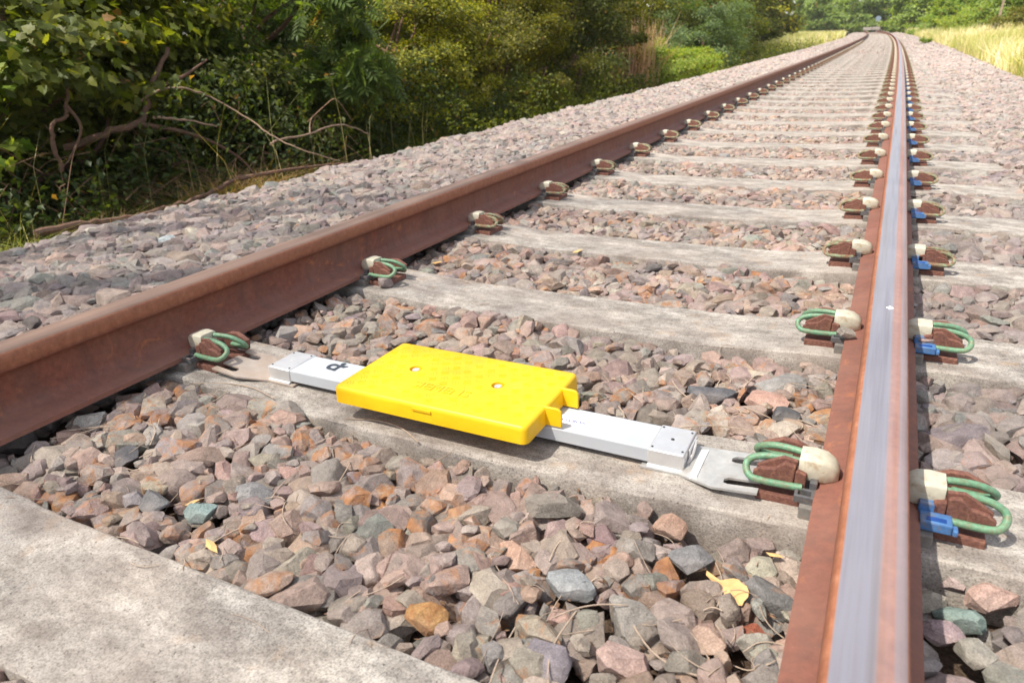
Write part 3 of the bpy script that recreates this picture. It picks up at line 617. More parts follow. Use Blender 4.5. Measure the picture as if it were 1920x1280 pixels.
def one_stone(scale, asp, seed, rz, tilt):
    r = np.random.default_rng(seed); N, d = rock_planes(r, 7); P, F = poly_rock(N, d, .04); D = P / np.linalg.norm(P, axis=1)[:, None]
    P = P / np.ptp(P, axis=0) * np.array([1, asp[0], asp[1]]) * scale + r.normal(0, .006 * scale, P.shape)
    R = np.array(Matrix.Rotation(rz, 3, 'Z') @ Matrix.Rotation(tilt[0], 3, 'X') @ Matrix.Rotation(tilt[1], 3, 'Y')); Q = rock_shape(ICO[3][0], N, d); Q = Q / np.ptp(Q, axis=0) * np.array([1, asp[0], asp[1]]) * scale
    return P @ R.T, F, Q @ R.T
for i, (u, s, z, w, asp, c, rust, label) in enumerate(STONES):
    P, F, Q = one_stone(w * 1.05, asp, 100 + i, rng.uniform(-.5, .6), (rng.normal(.1, .15), rng.normal(0, .12)))
    zz = None
    near_rail = abs(abs(u) - RG) < .12
    f = FLD.fp(Q); n, lo, up, ok = f; ii_ = int((u - FLD.u0) / FLD.c); jj_ = int((s - FLD.s0) / FLD.c); sl = (slice(ii_ - n, ii_ + n + 1), slice(jj_ - n, jj_ + n + 1))
    inb = ii_ - n >= 0 and jj_ - n >= 0 and ii_ + n < FLD.nu and jj_ + n < FLD.ns
    if near_rail: zz = {25: .012, 27: .030}.get(i, z + .0)
    else: zz = float(target(u, s)) + .016 - P[:, 2].max() if i != 26 else .010
    if not near_rail and inb and FLD.sl[sl][ok].mean() > .3: zz = float(slp_top(u)) - P[:, 2].min()
    o = fastmesh('ballast_stone', P, F, STONE, smooth=True, tint=np.tile(np.array(list(c) + [rust], np.float32), (len(P), 1)))
    o.data.set_sharp_from_angle(angle=math.radians(38)); o.location = W(u, s, zz); tag(o, label, 'stone', 'large ballast stones')
    if inb:
        FLD.commit(zz, sl, f); h = FLD.no[sl]; h[ok & (up > up[ok].max() - .16 * np.ptp(P[:, 2]))] = True; FLD.no[sl] = h
recs = []; r = np.random.default_rng(11)
FPC = {}
def run(nat, smin, smax, lim, tries=3, ql=5, fld=None, u0=-2.95, u1=2.58, s0=-1.3, s1=7.15, chips=False):
    fld = fld or FLD; A = r.uniform(u0, u1, nat * tries); B = s0 + (s1 - s0) * r.random(nat * tries); okv = inview(A, B); A, B = A[okv], B[okv]
    i = 0
    while i + tries < len(A):
        k = int(r.integers(0, len(LIB.v))); sz = float(r.choice(np.linspace(smin, smax, ql))); key = (k, round(sz, 4), fld.c)
        if key not in FPC: FPC[key] = fld.fp(LIB.v[k][3 if fld.c < .006 else 2] * sz)
        F = FPC[key]; best = None
        for t in range(tries):
            d = fld.drop(A[i + t], B[i + t], F, lim + r.uniform(-.008, .008))
            if d and (best is None or d[0] - float(fld.T[int((A[i + t] - fld.u0) / fld.c), int((B[i + t] - fld.s0) / fld.c)]) < best[3]): best = (A[i + t], B[i + t], d, d[0] - float(fld.T[int((A[i + t] - fld.u0) / fld.c), int((B[i + t] - fld.s0) / fld.c)]))
        i += tries
        if best: fld.commit(best[2][0], best[2][1], F); recs.append((best[0], best[1], best[2][0], sz, k))
run(7000, .086, .112, .034, u1=-.84); run(3500, .084, .108, .030, u0=.9)
for a in ((8000, .066, .092, .027), (14000, .052, .072, .024), (18000, .040, .056, .018), (34000, .020, .036, .012)): run(a[0], a[1], a[2], a[3])
dist = lambda q: math.hypot(q[0] - .70, q[1] + 1.08)
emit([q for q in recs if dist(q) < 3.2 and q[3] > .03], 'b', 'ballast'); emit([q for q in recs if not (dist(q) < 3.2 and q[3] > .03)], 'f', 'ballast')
recs = []; FB = Field(-2.95, 2.6, 6.9, 22.2, .009); FB.no[:] = FB.rr[:]
run(9000, .084, .108, .032, fld=FB, s0=7.0, s1=22.1, u1=-.84, tries=2); run(7000, .082, .104, .030, fld=FB, s0=7.0, s1=22.1, u0=.9, tries=2)
for a in ((16000, .062, .086, .024), (26000, .046, .062, .018)): run(a[0], a[1], a[2], a[3], fld=FB, s0=7.0, s1=22.1, tries=2)
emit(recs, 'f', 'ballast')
n = 52000; u = r.uniform(-2.8, 2.5, n); s = 22 + 78 * r.random(n) ** 1.7; ds = np.abs((s + .018 + SP / 2) % SP - SP / 2); ok = ~((np.abs(np.abs(u) - RG) < .11) | ((np.abs(u) < 1.2) & (ds < .12))); u, s = u[ok], s[ok]
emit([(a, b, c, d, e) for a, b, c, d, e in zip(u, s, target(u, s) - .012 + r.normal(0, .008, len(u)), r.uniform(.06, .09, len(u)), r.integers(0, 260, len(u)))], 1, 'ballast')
# ------------------------------------------------------------------ litter between the stones, fallen leaves
def Hat(u, s): return float(FLD.H[int((u - FLD.u0) / FLD.c), int((s - FLD.s0) / FLD.c)])
m = MB()
def twig(u, s, L, ang, rad, bend):
    a = Vector((math.cos(ang), math.sin(ang), 0)); pts = []
    for t in (0, .33, .66, 1):
        p = Vector((u, s, 0)) + a * L * (t - .5) + Vector((-a.y, a.x, 0)) * bend * math.sin(t * 3.1); pts.append((p.x, p.y))
    try: zs = [Hat(*p) for p in pts]
    except IndexError: return
    za, zb = max(zs[0], zs[1]), max(zs[3], zs[2]); P = [(x, y, max(za + (zb - za) * k / 3, zs[k] - .004) + .003) for k, (x, y) in enumerate(pts)]
    m.tube([tuple(W(*p)) for p in smoothpath(P, 3)], rad, 4)
for i in range(240):
    j = i % 5; cx, cy = ((.52, -.35), (.50, .32), (-.55, -.28), (.1, .95), (-.2, -.42))[j]; u = rng.normal(cx, .14 if j < 3 else .35); s = rng.normal(cy, .12 if j < 4 else .1)
    if abs(u) > .67: u = float(np.clip(u, -.66, .66))
    if FLD.no[int((u - FLD.u0) / FLD.c), int((s - FLD.s0) / FLD.c)]: continue
    twig(u, s, abs(rng.normal(.035, .03)) + .012, rng.uniform(0, 6.28), rng.uniform(.0004, .0011), rng.normal(0, .006))
for u, s, L, a, b in ((.46, -.50, .20, 1.9, .03), (.40, .28, .13, 2.3, .01), (.50, .12, .16, .3, .02), (-.50, -.13, .22, .1, .03), (.56, -.42, .12, 2.8, .02), (-.13, -.48, .11, 1.3, .01), (.30, .10, .12, 1.8, -.02), (-.6, -.35, .2, .5, .02), (-.1, -.13, .19, -.1, .03), (.28, .2, .1, .8, .01)): twig(u, s, L, a, .0013, b)
kind(m.build('dry_twigs', simple('pale_twig', (.38, .29, .22), .85, 0, .3, 90)), 'stuff')
vs = []; tints = []
for i in range(5200):
    if i % 2: u = rng.uniform(.35, .67); s = rng.uniform(-.8, 2.6)
    else: u = rng.uniform(-.66, .66); s = rng.uniform(-.75, 3.2)
    h = FLD.H[int((u - FLD.u0) / FLD.c), int((s - FLD.s0) / FLD.c)]
    if h > FLD.T[int((u - FLD.u0) / FLD.c), int((s - FLD.s0) / FLD.c)] - .004: continue
    a = rng.uniform(0, 6.28); L = rng.uniform(.002, .008); w = L * rng.uniform(.15, .6); dx = np.array([math.cos(a), math.sin(a), rng.normal(0, .3)]) * L; dy = np.array([-math.sin(a), math.cos(a), rng.normal(0, .4)]) * w; c = W(u, s, h + .002)
    vs += [c - dx, c - dy, c + dx, c + dy]; k = rng.uniform(.5, 1.4); tints += [(.20 * k, .12 * k, .075 * k)] * 4
fastmesh('dry_litter', np.array(vs), np.arange(len(vs)).reshape(-1, 4), leaf_mat('litter', .05, .1), tint=np.array(tints, np.float32))['kind'] = 'stuff'
YLEAF = simple('yellow_dead_leaf', (.60, .37, .15), .6, 0, .2, 60, (.45, .26, .08), .0005, (.62, .8)); 
def fallen(u, s, L, ang, shape, label, z=None):
    m = MB(); pts = {'big': [(-.72, .10), (-.66, .04), (-.50, .02), (-.36, .06), (-.24, .20), (-.10, .32), (.04, .34), (.16, .27), (.30, .26), (.42, .16), (.48, .02), (.47, -.14), (.50, -.28), (.40, -.36), (.24, -.40), (.08, -.33), (-.04, -.20), (-.16, -.10), (-.34, -.07), (-.52, -.04), (-.66, -.02)],
                          'small': [(-.5, 0), (-.2, .16), (.15, .13), (.5, .02), (.2, -.12), (-.15, -.15)]}[shape]
    n = len(pts); f = lambda x, y: .16 * y * y + .10 * math.sin(5 * x) * .5 + .09 * x * y
    v = [(x * L, y * L, f(x, y) * L) for x, y in pts] + [(0, 0, .03 * L)]; m.add(v, [(i, (i + 1) % n, n) for i in range(n)])
    o = m.build('fallen_leaf', YLEAF); so = o.modifiers.new('s', 'SOLIDIFY'); so.thickness = .0006
    zz = z if z is not None else max(Hat(u + dx, s + dy) for dx in (-.012, 0, .012) for dy in (-.012, 0, .012)) + .003
    o.location = W(u, s, zz); o.rotation_euler = (rng.normal(.15, .1), rng.normal(0, .12), ang); tag(o, label, 'leaf', 'yellow fallen leaves on the ballast')
fallen(.600, -.275, .056, -.35, 'big', 'large curled yellow fallen leaf on the stones beside the polished rail')
fallen(.645, -.185, .030, -.5, 'small', 'small yellow leaf just above the large curled one, near the polished rail')
fallen(-.135, -.515, .042, -.35, 'small', 'narrow yellow leaf lying near the edge of the nearest sleeper')
fallen(-.092, -.175, .022, 1.3, 'small', 'tiny ochre leaf standing against the front of the beacon sleeper')
fallen(-.615, .885, .05, -.2, 'small', 'pale yellow curled leaf past the second sleeper, towards the rusty rail')
fallen(-.215, 1.18, .045, .9, 'small', 'ochre leaf scrap on the stones beyond the first sleeper past the beacon')
fallen(-.245, -.455, .028, .6, 'small', 'buff leaf scrap between the dark ridged stone and the near sleeper')
# ------------------------------------------------------------------ foliage
T_DIA = (np.array([(0, 0, 0), (.32, .45, .07), (0, 1, -.04), (-.32, .45, .07)]), np.array([(0, 1, 2, 3)]))
T_FOLD = (np.array([(0, 0, 0), (.30, .42, .10), (0, .5, 0), (-.30, .42, .10), (0, 1, -.10)]), np.array([(0, 1, 4, 2), (0, 2, 4, 3)]))
mp = [(0, 0), (.22, -.06), (.50, .08), (.36, .25), (.62, .52), (.34, .52), (.30, .68), (0, 1.05), (-.30, .68), (-.34, .52), (-.62, .52), (-.36, .25), (-.50, .08), (-.22, -.06)]
T_MAPLE = (np.array([(x, y, .12 * abs(x) - .10 * y * y) for x, y in mp] + [(0, .38, 0)]), np.array([(i, (i + 1) % 14, 14) for i in range(14)]))
av = []; af = []
for i, t in enumerate((.18, .36, .54, .72, .88)):
    for sg in (-1, 1):
        b = len(av); dx, dy = sg * .34, .20; av += [(0, t, -.1 * t * t), (sg * .14 + .0, t + .16, .0 - .1 * t * t), (dx, t + dy, -.05 - .12 * t * t), (sg * .18, t + .03, -.1 * t * t)]; af.append((b, b + 1, b + 2, b + 3))
b = len(av); av += [(0, .92, -.08), (.06, 1.05, -.1), (0, 1.22, -.16), (-.06, 1.05, -.1)]; af.append((b, b + 1, b + 2, b + 3)); b = len(av); av += [(-.008, 0, 0), (.008, 0, 0), (.004, .95, -.09), (-.004, .95, -.09)]; af.append((b, b + 1, b + 2, b + 3))
T_ASH = (np.array(av), np.array(af))
def leaves(centers, outward, size, tmpl, cols, r, up=.55, droop=.35, jit=.25):
    n = len(centers); N = outward * .55 + np.array([0, 0, up]) + r.normal(0, .45, (n, 3)); N /= np.linalg.norm(N, axis=1)[:, None]
    D = outward * .8 + r.normal(0, .7, (n, 3)) - np.array([0, 0, droop]); D -= N * (D * N).sum(1)[:, None]; D /= np.linalg.norm(D, axis=1)[:, None] + 1e-9; X = np.cross(D, N)
    sc = size * r.uniform(1 - jit, 1 + jit, n); tv, tf = tmpl
    V = centers[:, None, :] + sc[:, None, None] * (tv[None, :, 0:1] * X[:, None] + tv[None, :, 1:2] * D[:, None] + tv[None, :, 2:3] * N[:, None])
    F = tf[None] + (np.arange(n) * len(tv))[:, None, None]; return V.reshape(-1, 3), F.reshape(-1, tf.shape[1]), np.repeat(cols, len(tv), 0)
def palette(name, n, r):
    P = {'dark': [(.045, .060, .012), (.070, .085, .015), (.10, .11, .02)], 'mid': [(.075, .098, .014), (.105, .125, .018), (.15, .16, .026)], 'lime': [(.13, .21, .03), (.17, .25, .035), (.21, .26, .045)],
         'haw': [(.14, .155, .016), (.22, .225, .024), (.31, .29, .045), (.06, .075, .012)], 'ash': [(.07, .11, .022), (.095, .135, .026)], 'ivy': [(.030, .050, .014), (.045, .068, .018), (.07, .09, .022)],
         'bright': [(.16, .24, .035), (.22, .29, .045), (.28, .31, .06)], 'far': [(.20, .27, .07), (.26, .33, .09), (.15, .22, .06)], 'blue': [(.10, .15, .06), (.14, .19, .085)], 'olive': [(.13, .13, .018), (.18, .165, .028), (.08, .09, .014)]}[name]  # 'far' greens lightened: distance haze is put into the leaf colour
    P = np.array(P); c = P[r.integers(0, len(P), n)] * r.uniform(.75, 1.25, (n, 1)); br = r.random(n) < .012; c[br] = (.25, .14, .05); return c.astype(np.float32)
def foliage_points(ells, n, r, ncl=40, cr=.28, shell=.55):
    w = np.array([e[3] * e[4] * e[5] for e in ells]) ** .67; w /= w.sum(); C = []; O = []
    for e, k in zip(ells, (w * n).astype(int)):
        c = np.array(e[:3]); R = np.array(e[3:6]); ncl_ = max(6, int(ncl * k / n)); d = r.normal(size=(ncl_, 3)); d /= np.linalg.norm(d, axis=1)[:, None]; rad = r.uniform(shell, 1, ncl_) ** .6
        cc = d * rad[:, None]; size = r.uniform(.5, 1.3, ncl_) * cr; i = r.integers(0, ncl_, k); g = r.normal(size=(k, 3)) * size[i][:, None] * .6; p = cc[i] + g * np.array([1, 1, .7]); C.append(c + p * R); o = p / (np.linalg.norm(p, axis=1)[:, None] + 1e-9); O.append(o)
    return np.concatenate(C), np.concatenate(O)
def plant(name, label, cat, u, s, ells, n, size, tmpl, pal, trunk=.06, seed=0, group=None, ncl=40, cr=.28, droop=.35, limbs=9, z0=None, up=.55, shell=.55, lean=0):
    """ells: (du, ds, z, ru, rs, rz) relative to the foot"""
    r = np.random.default_rng(seed + 500); zb = float(base_z(np.array(u), np.array(s))) if z0 is None else z0; base = W(u, s, zb); e = empty(name, base); 
    C, O = foliage_points(ells, n, r, ncl, cr, shell)
    lowz = .02; C[:, 2] = np.maximum(C[:, 2], lowz + .1 * r.random(len(C))); C[:, 2] -= 0
    V, F, T = leaves(C, O, size, tmpl, palette(pal, len(C), r), r, up, droop); fastmesh('crown' if trunk > .03 else 'foliage', V, F, LEAF, e, tint=T)
    m = MB(); top = max(el[2] for el in ells); ec = ells[int(np.argmax([x[3] for x in ells]))]
    P = [(0, 0, -.1), (.1 * r.normal(), .1 * r.normal(), top * .3), (ec[0] * .4 + .1 * r.normal(), ec[1] * .4 + .1 * r.normal(), top * .65), (ec[0] * .7, ec[1] * .7, top)]
    m.tube(smoothpath(P, 4), list(np.linspace(trunk, trunk * .4, 13)), 7)
    for i in range(limbs):
        a = C[r.integers(0, len(C))]; st = np.array(P[1]) * (1 - r.random()) + np.array(P[2]) * r.random() * .9; st[2] = min(st[2], a[2] * .9 + .05) if a[2] > 0 else st[2]; mid = (st + a) / 2 + r.normal(0, .10, 3) * np.linalg.norm(a - st); m.tube(smoothpath([st, mid, a], 4), list(np.linspace(trunk * .42, trunk * .08, 9)), 5)
    m.build('trunk' if trunk > .03 else 'stem', BARK, e, True)
    return tag(e, label, cat, group)
GL = 'bushes and trees on the left side of the track'; GR = 'trees beyond the dry grass on the right'
# near left, out to the right: sycamore, hanging ash, hawthorn, dark shrubs
plant('sycamore_tree', 'sycamore with broad lobed leaves at the far left, hanging over the dry tangle', 'tree', -5.1, 1.9, [(.55, .2, 1.15, .75, 1.0, .35), (.0, .5, 1.5, .9, 1.5, .5), (-.5, .6, .7, .9, 1.6, .7)], 15000, .066, T_MAPLE, 'mid', .08, 1, GL, 60, .30)
plant('sycamore_spray', 'brightest lime-green spray of sycamore leaves near the upper left corner', 'tree', -4.75, 1.55, [(.25, .1, 1.12, .38, .42, .22)], 420, .085, T_MAPLE, 'lime', .02, 51, None, 14, .4, limbs=6)
plant('sycamore_seedling', 'low lime-green broad-leaved sprig at the left edge above the ivy', 'sapling', -4.35, 1.45, [(.15, -.1, .66, .22, .22, .10)], 46, .10, T_MAPLE, 'lime', .015, 2, None, 12, .3, limbs=4)
plant('elder_bush', 'dark elder bush behind the tangle of dead branches', 'bush', -6.2, 3.6, [(.6, 0, .7, 1.5, 2.4, .8), (.2, 0, 1.5, 1.4, 2.2, .9)], 42000, .055, T_FOLD, 'dark', .08, 3, GL, 70, .25)
plant('ash_tree', 'ash with feathery drooping leaflets left of the yellow-green hawthorn', 'tree', -5.0, 4.3, [(.5, .2, 1.45, .7, .8, .5), (.95, .35, 1.05, .4, .45, .4), (-.1, .3, .9, .8, .9, .7)], 3600, .20, T_ASH, 'ash', .09, 4, GL, 50, .28, droop=1.1, up=.2)
plant('hawthorn_bush', 'sunlit yellow-green small-leaved hawthorn, the brightest bush at top centre left', 'bush', -5.0, 6.6, [(.75, -.1, .75, .6, 1.4, .55), (.3, .1, 1.25, .95, 1.6, .6), (-.5, .3, 1.5, 1.0, 1.6, .7)], 62000, .042, T_DIA, 'haw', .07, 5, GL, 150, .16)
plant('hawthorn_bush', 'darker olive hawthorn just right of the brightest one, reaching down to the ballast', 'bush', -4.8, 9.2, [(.6, -.2, .8, .8, 1.4, .7), (.0, .0, 1.5, 1.1, 1.6, .9), (-.5, 0, 2.0, 1.1, 1.6, .7)], 52000, .046, T_DIA, 'olive', .07, 6, GL, 120, .18)
plant('privet_bush', 'dark glossy-leaved shrub arching over the shadow, centre of the hedge', 'bush', -4.6, 11.9, [(.4, 0, .8, .9, 1.6, .8), (-.1, 0, 1.6, 1.1, 1.5, 1.0), (-.5, 0, 2.2, 1.2, 1.7, .8)], 44000, .060, T_FOLD, 'dark', .07, 7, GL, 110, .2, droop=.8)
plant('bramble_mound', 'low sunlit yellow-green bramble mound spilling onto the ballast', 'bramble', -3.75, 15.6, [(.2, .4, .35, .8, 2.3, .50), (-.3, -1.3, .55, .7, 1.2, .6)], 22000, .055, T_DIA, 'bright', .02, 8, None, 120, .16, limbs=20)
plant('hazel_bush', 'olive green bush standing behind the bramble mound', 'bush', -5.6, 15.5, [(.5, 0, 1.0, 1.0, 2.0, .9), (-.1, 0, 1.9, 1.2, 2.2, .9)], 34000, .062, T_DIA, 'olive', .08, 9, GL, 120, .2)
plant('willow_bush', 'blue-green bush with pale leaves beyond the bramble mound', 'bush', -4.3, 21.5, [(.1, 0, .75, .9, 2.3, .8), (-.3, 1, 1.5, 1.2, 2.4, 1.0)], 26000, .065, T_DIA, 'blue', .05, 10, GL, 120, .2)
plant('dark_bush', 'dark round bush halfway along the left ballast edge', 'bush', -5.2, 27, [(.4, 0, 1.1, 1.3, 3.0, 1.2), (0, 0, 2.4, 1.6, 3.0, 1.4)], 26000, .085, T_DIA, 'mid', .08, 11, GL, 120, .2)
plant('dark_bush', 'last dark bush on the left before the far dry grass bank', 'bush', -6.6, 37, [(.4, 0, 1.3, 1.9, 4.0, 1.3), (0, 0, 3.0, 2.1, 4.5, 1.8)], 24000, .12, T_DIA, 'dark', .1, 12, GL, 110, .2)
far_l = [(-9.5, 8, 5.2, 'mid', 'tall tree behind the hawthorns, mid green'), (-9.0, 14, 5.5, 'haw', 'tall yellow-green tree behind the shrub in the centre of the hedge'), (-8.5, 21, 5.5, 'mid', 'tall green tree behind the hazel bush'), (-8.4, 29, 6, 'haw', 'tall yellow-green tree behind the halfway bush'),
         (-9.5, 46, 7, 'mid', 'tall tree behind the last dark bush on the left'), (-9.5, 62, 8, 'haw', 'distant yellow-green tree left of the vanishing rails'), (-8.8, 2.5, 5.5, 'dark', 'tall dark tree behind the sycamore at the left edge'), (-9.2, -2.5, 5.5, 'dark', 'tall dark tree beyond the left edge')]
for i, (u, s, h, pal, lab) in enumerate(far_l):
    q = max(.10, s * .0045); plant('tree', lab, 'tree', u, s, [(.5, 0, h * .20, 1.9 + s * .015, 3.6 + s * .03, h * .24), (.2, 0, h * .42, 1.8 + s * .015, 3.2 + s * .03, h * .25), (0, 0, h * .7, 2.0 + s * .02, 3.0 + s * .03, h * .34)], 30000, q * 1.25, T_DIA, pal, .14, 20 + i, 'taller trees behind the left bushes', 90, .22)
# unseen tree added behind the camera to thin the sun over the near track
plant('added_shade_tree', 'unseen thin-leaved tree added beside the camera to thin the sunlight over the near track', 'tree', -7.6, -6.6, [(2.2, .3, 14.0, 3.4, 4.3, 1.1)], 7000, .062, T_DIA, 'mid', .2, 41, None, 900, .20, limbs=14, shell=.02)
# right-hand side and the far end
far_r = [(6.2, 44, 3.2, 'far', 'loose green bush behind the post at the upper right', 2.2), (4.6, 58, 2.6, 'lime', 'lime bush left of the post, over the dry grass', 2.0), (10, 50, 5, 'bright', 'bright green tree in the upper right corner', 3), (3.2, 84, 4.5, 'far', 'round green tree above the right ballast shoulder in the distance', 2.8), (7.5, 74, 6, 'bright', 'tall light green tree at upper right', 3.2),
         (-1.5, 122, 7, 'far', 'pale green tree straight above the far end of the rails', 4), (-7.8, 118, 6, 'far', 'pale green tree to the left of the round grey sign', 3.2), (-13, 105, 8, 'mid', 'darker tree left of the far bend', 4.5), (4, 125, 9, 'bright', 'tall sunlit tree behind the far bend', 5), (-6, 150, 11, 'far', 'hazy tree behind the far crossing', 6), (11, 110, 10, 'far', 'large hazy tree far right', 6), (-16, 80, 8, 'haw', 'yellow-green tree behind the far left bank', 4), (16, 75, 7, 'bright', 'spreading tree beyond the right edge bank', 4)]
for i, (u, s, h, rr, pal, lab) in enumerate([(6.6, 27, 1.35, 1.5, 'bright', 'lime bush rising out of the dry grass in the upper right corner'), (5.2, 36, 1.2, 1.1, 'olive', 'small dark scrubby bush in the dry grass left of the post'), (4.4, 48, 1.5, 1.6, 'bright', 'light green scrub on the grass bank, middle of the upper right'), (3.1, 62, 1.5, 1.5, 'far', 'pale green scrub where the grass bank meets the ballast')]):
    plant('scrub_bush', lab, 'bush', u, s, [(0, 0, h * .45, rr, rr * 1.6, h * .5), (.4, .6, h * .75, rr * .7, rr, h * .35)], 7000, .06 + s * .0012, T_DIA, pal, .04, 80 + i, 'scrub bushes on the right bank', 60, .25)
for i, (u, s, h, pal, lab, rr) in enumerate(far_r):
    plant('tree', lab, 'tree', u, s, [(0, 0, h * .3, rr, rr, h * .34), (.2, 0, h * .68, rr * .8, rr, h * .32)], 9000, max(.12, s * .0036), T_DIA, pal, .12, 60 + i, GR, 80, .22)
# ground cover and grasses (stuff)
def cover(name, n, ur, sr, zr, size, tmpl, pal, seed, upv=.9, bias=1.0, mat=LEAF):
    r = np.random.default_rng(seed); u = r.uniform(*ur, n); s = sr[0] + (sr[1] - sr[0]) * r.random(n) ** bias; h = r.random(n) ** 1.5 * (zr[1] - zr[0]) + zr[0]; h *= .6 + .8 * (np.sin(u * 3 + s * 2.3) * .5 + .5)
    C = W(u, s, np.maximum(base_z(u, s), 0 * u - 9) + h); O = r.normal(0, .3, (n, 3)); V, F, T = leaves(C, O, size, tmpl, palette(pal, n, r), r, upv, .1); return kind(fastmesh(name, V, F, mat, tint=T), 'stuff')
cover('ground_cover', 110000, (-4.6, -2.60), (.0, 12), (.02, .17), .030, T_DIA, 'mid', 1, 1.0, 1.5)
cover('ivy_cover', 40000, (-7.0, -3.6), (.3, 8), (.03, .75), .055, T_FOLD, 'ivy', 2, .6)
cover('undergrowth', 30000, (-6.5, -3.2), (5.5, 16), (.03, .55), .05, T_FOLD, 'mid', 3, .7)
cover('undergrowth', 24000, (-8, -2.9), (16, 70), (.03, .5), .085, T_DIA, 'mid', 4, .7, 1.4)
def blades(name, n, pu, ps, h, w, cols, seed, lean=.35, zb=None, mat=GRASSM, spread=None):
    r = np.random.default_rng(seed); u, s = pu(r, n), ps(r, n); z = base_z(u, s) if zb is None else zb(u, s); C = W(u, s, z); H = h * r.uniform(.45, 1.15, n) * (spread(u, s) if spread else 1); a = r.uniform(0, 6.28, n); L = np.stack([np.cos(a), np.sin(a), 0 * a], 1) * (H * lean * np.abs(r.normal(.6, .6, n)))[:, None]
    sd_ = np.stack([-np.sin(a + r.normal(0, .8, n)), np.cos(a), 0 * a], 1) * w * .5; up = np.array([0, 0, 1.])[None]; m1 = C + L * .3 + up * (H * .55)[:, None]; t = C + L + up * (H * r.uniform(.75, 1, n))[:, None]
    V = np.stack([C - sd_, C + sd_, m1 + sd_ * .8, m1 - sd_ * .8, t + sd_ * .15, t - sd_ * .15], 1).reshape(-1, 3); F = (np.array([(0, 1, 2, 3), (3, 2, 4, 5)])[None] + (np.arange(n) * 6)[:, None, None]).reshape(-1, 4)
    P = np.array(cols); pt = (np.sin(u * 1.7 + s * .9) + np.sin(u * .8 - s * .37 + 2) + r.normal(0, .8, n)) / 4 + .5; c = P[np.clip((pt * len(P)).astype(int), 0, len(P) - 1)] * r.uniform(.75, 1.2, (n, 1)); return kind(fastmesh(name, V, F, mat, tint=np.repeat(c, 6, 0).astype(np.float32)), 'stuff')
STRAW = [(.80, .72, .54), (.74, .64, .42), (.64, .54, .32), (.50, .48, .22), (.36, .40, .14)]; YG = [(.50, .50, .14), (.42, .46, .11), (.64, .56, .24)]
U_ = lambda a, b: (lambda r, n: r.uniform(a, b, n)); Sb = lambda a, b, k: (lambda r, n: a + (b - a) * r.random(n) ** k)
blades('dry_grass', 80000, U_(2.2, 9), Sb(8, 60, 1.5), .62, .013, STRAW, 1, .4); blades('dry_grass', 60000, U_(2.4, 14), Sb(34, 110, 1.2), .75, .032, STRAW + [(.42, .46, .12)], 2, .35)
blades('green_grass', 90000, U_(2.25, 9), Sb(9, 70, 1.3), .55, .014, YG, 3, .4)
blades('dry_grass', 22000, U_(-9, -3.0), Sb(46, 105, 1.0), .9, .035, STRAW + YG, 4, .3)
blades('green_grass', 2500, U_(-4.2, -2.65), Sb(.2, 6, 1), .13, .006, [(.12, .18, .04), (.16, .20, .05), (.26, .24, .08)], 5, .8)
for i, (cu_, cs_, rad, n, h, cat_l) in enumerate([(-3.62, 2.75, .26, 800, .36, 'tangled tuft of dead tan grass under the bare arching branch'), (-3.68, 1.6, .15, 350, .24, 'small tan tuft of dead grass left of the fallen branch'), (-3.5, 1.0, .22, 380, .30, 'loose yellowing grass tuft at the left edge by the ballast')]):
    o = blades('grass_tuft', n, (lambda r, k: r.normal(cu_, rad * .6, k)), (lambda r, k: r.normal(cs_, rad * (.7 if i else .9), k)), h, .005, [(.46, .30, .15), (.36, .23, .11), (.54, .39, .22)] if i < 2 else [(.45, .42, .14), (.30, .34, .09)], 20 + i, 2.2); del o['kind']; tag(o, cat_l, 'grass tuft')
blades('grass_stalks', 90, U_(-4.6, -3.4), Sb(.6, 6, 1), .95, .005, [(.46, .38, .18), (.36, .36, .14)], 31, .7)
# pale pink dead stalks beside the bramble
blades('dead_stalks', 420, (lambda r, n: r.normal(-3.9, .2, n)), (lambda r, n: r.normal(13.6, .5, n)), 1.5, .02, [(.42, .26, .17), (.50, .34, .24)], 33, .25)
# ------------------------------------------------------------------ branches
def branch(pts, r0, r1, label, cat='branch', name='dead_branch', side=(), grp=None):
    m = MB(); P = smoothpath([tuple(W(*p)) for p in pts], 6); P = [np.array(p) + rng.normal(0, r0 * .25, 3) for p in P]; m.tube(P, list(np.linspace(r0, r1, len(P))), 8)
    for s_ in side: Q = smoothpath([tuple(W(*p)) for p in s_], 4); m.tube(Q, list(np.linspace(r1 * 1.2, r1 * .4, len(Q))), 6)
    return tag(m.build(name, BARK if r0 > .012 else TWIGM, smooth=True), label, cat, grp)
branch([(-3.55, 1.2, -.25), (-3.52, 1.45, -.25), (-3.5, 1.73, -.27), (-3.45, 2.1, -.26), (-3.45, 2.38, -.23), (-3.5, 2.7, -.18)], .024, .014, 'long fallen brown branch lying in the grass along the left ballast heap', side=[[(-3.5, 2.65, -.19), (-3.3, 3.0, -.17), (-3.15, 3.5, -.19)]])
branch([(-4.35, 2.0, .10), (-4.1, 2.2, .19), (-4.08, 2.40, .22), (-4.1, 2.5, .31), (-4.2, 2.67, .46), (-4.3, 2.96, .71)], .026, .016, 'thick crooked dead trunk rising out of the tangle in front of the elder', side=[[(-4.2, 2.6, .42), (-4.05, 2.8, .50), (-3.95, 3.0, .62)], [(-4.08, 2.4, .22), (-3.95, 2.75, .10), (-3.8, 3.0, -.1), (-3.7, 3.1, -.35)]])
branch([(-4.1, 2.45, .36), (-4.0, 2.56, .43), (-3.9, 2.68, .44), (-3.8, 2.84, .36), (-3.6, 2.97, .20), (-3.4, 3.01, .06), (-3.2, 3.11, -.05), (-3.1, 3.35, -.15)], .009, .004, 'long thin bare branch arching down to the ballast edge')
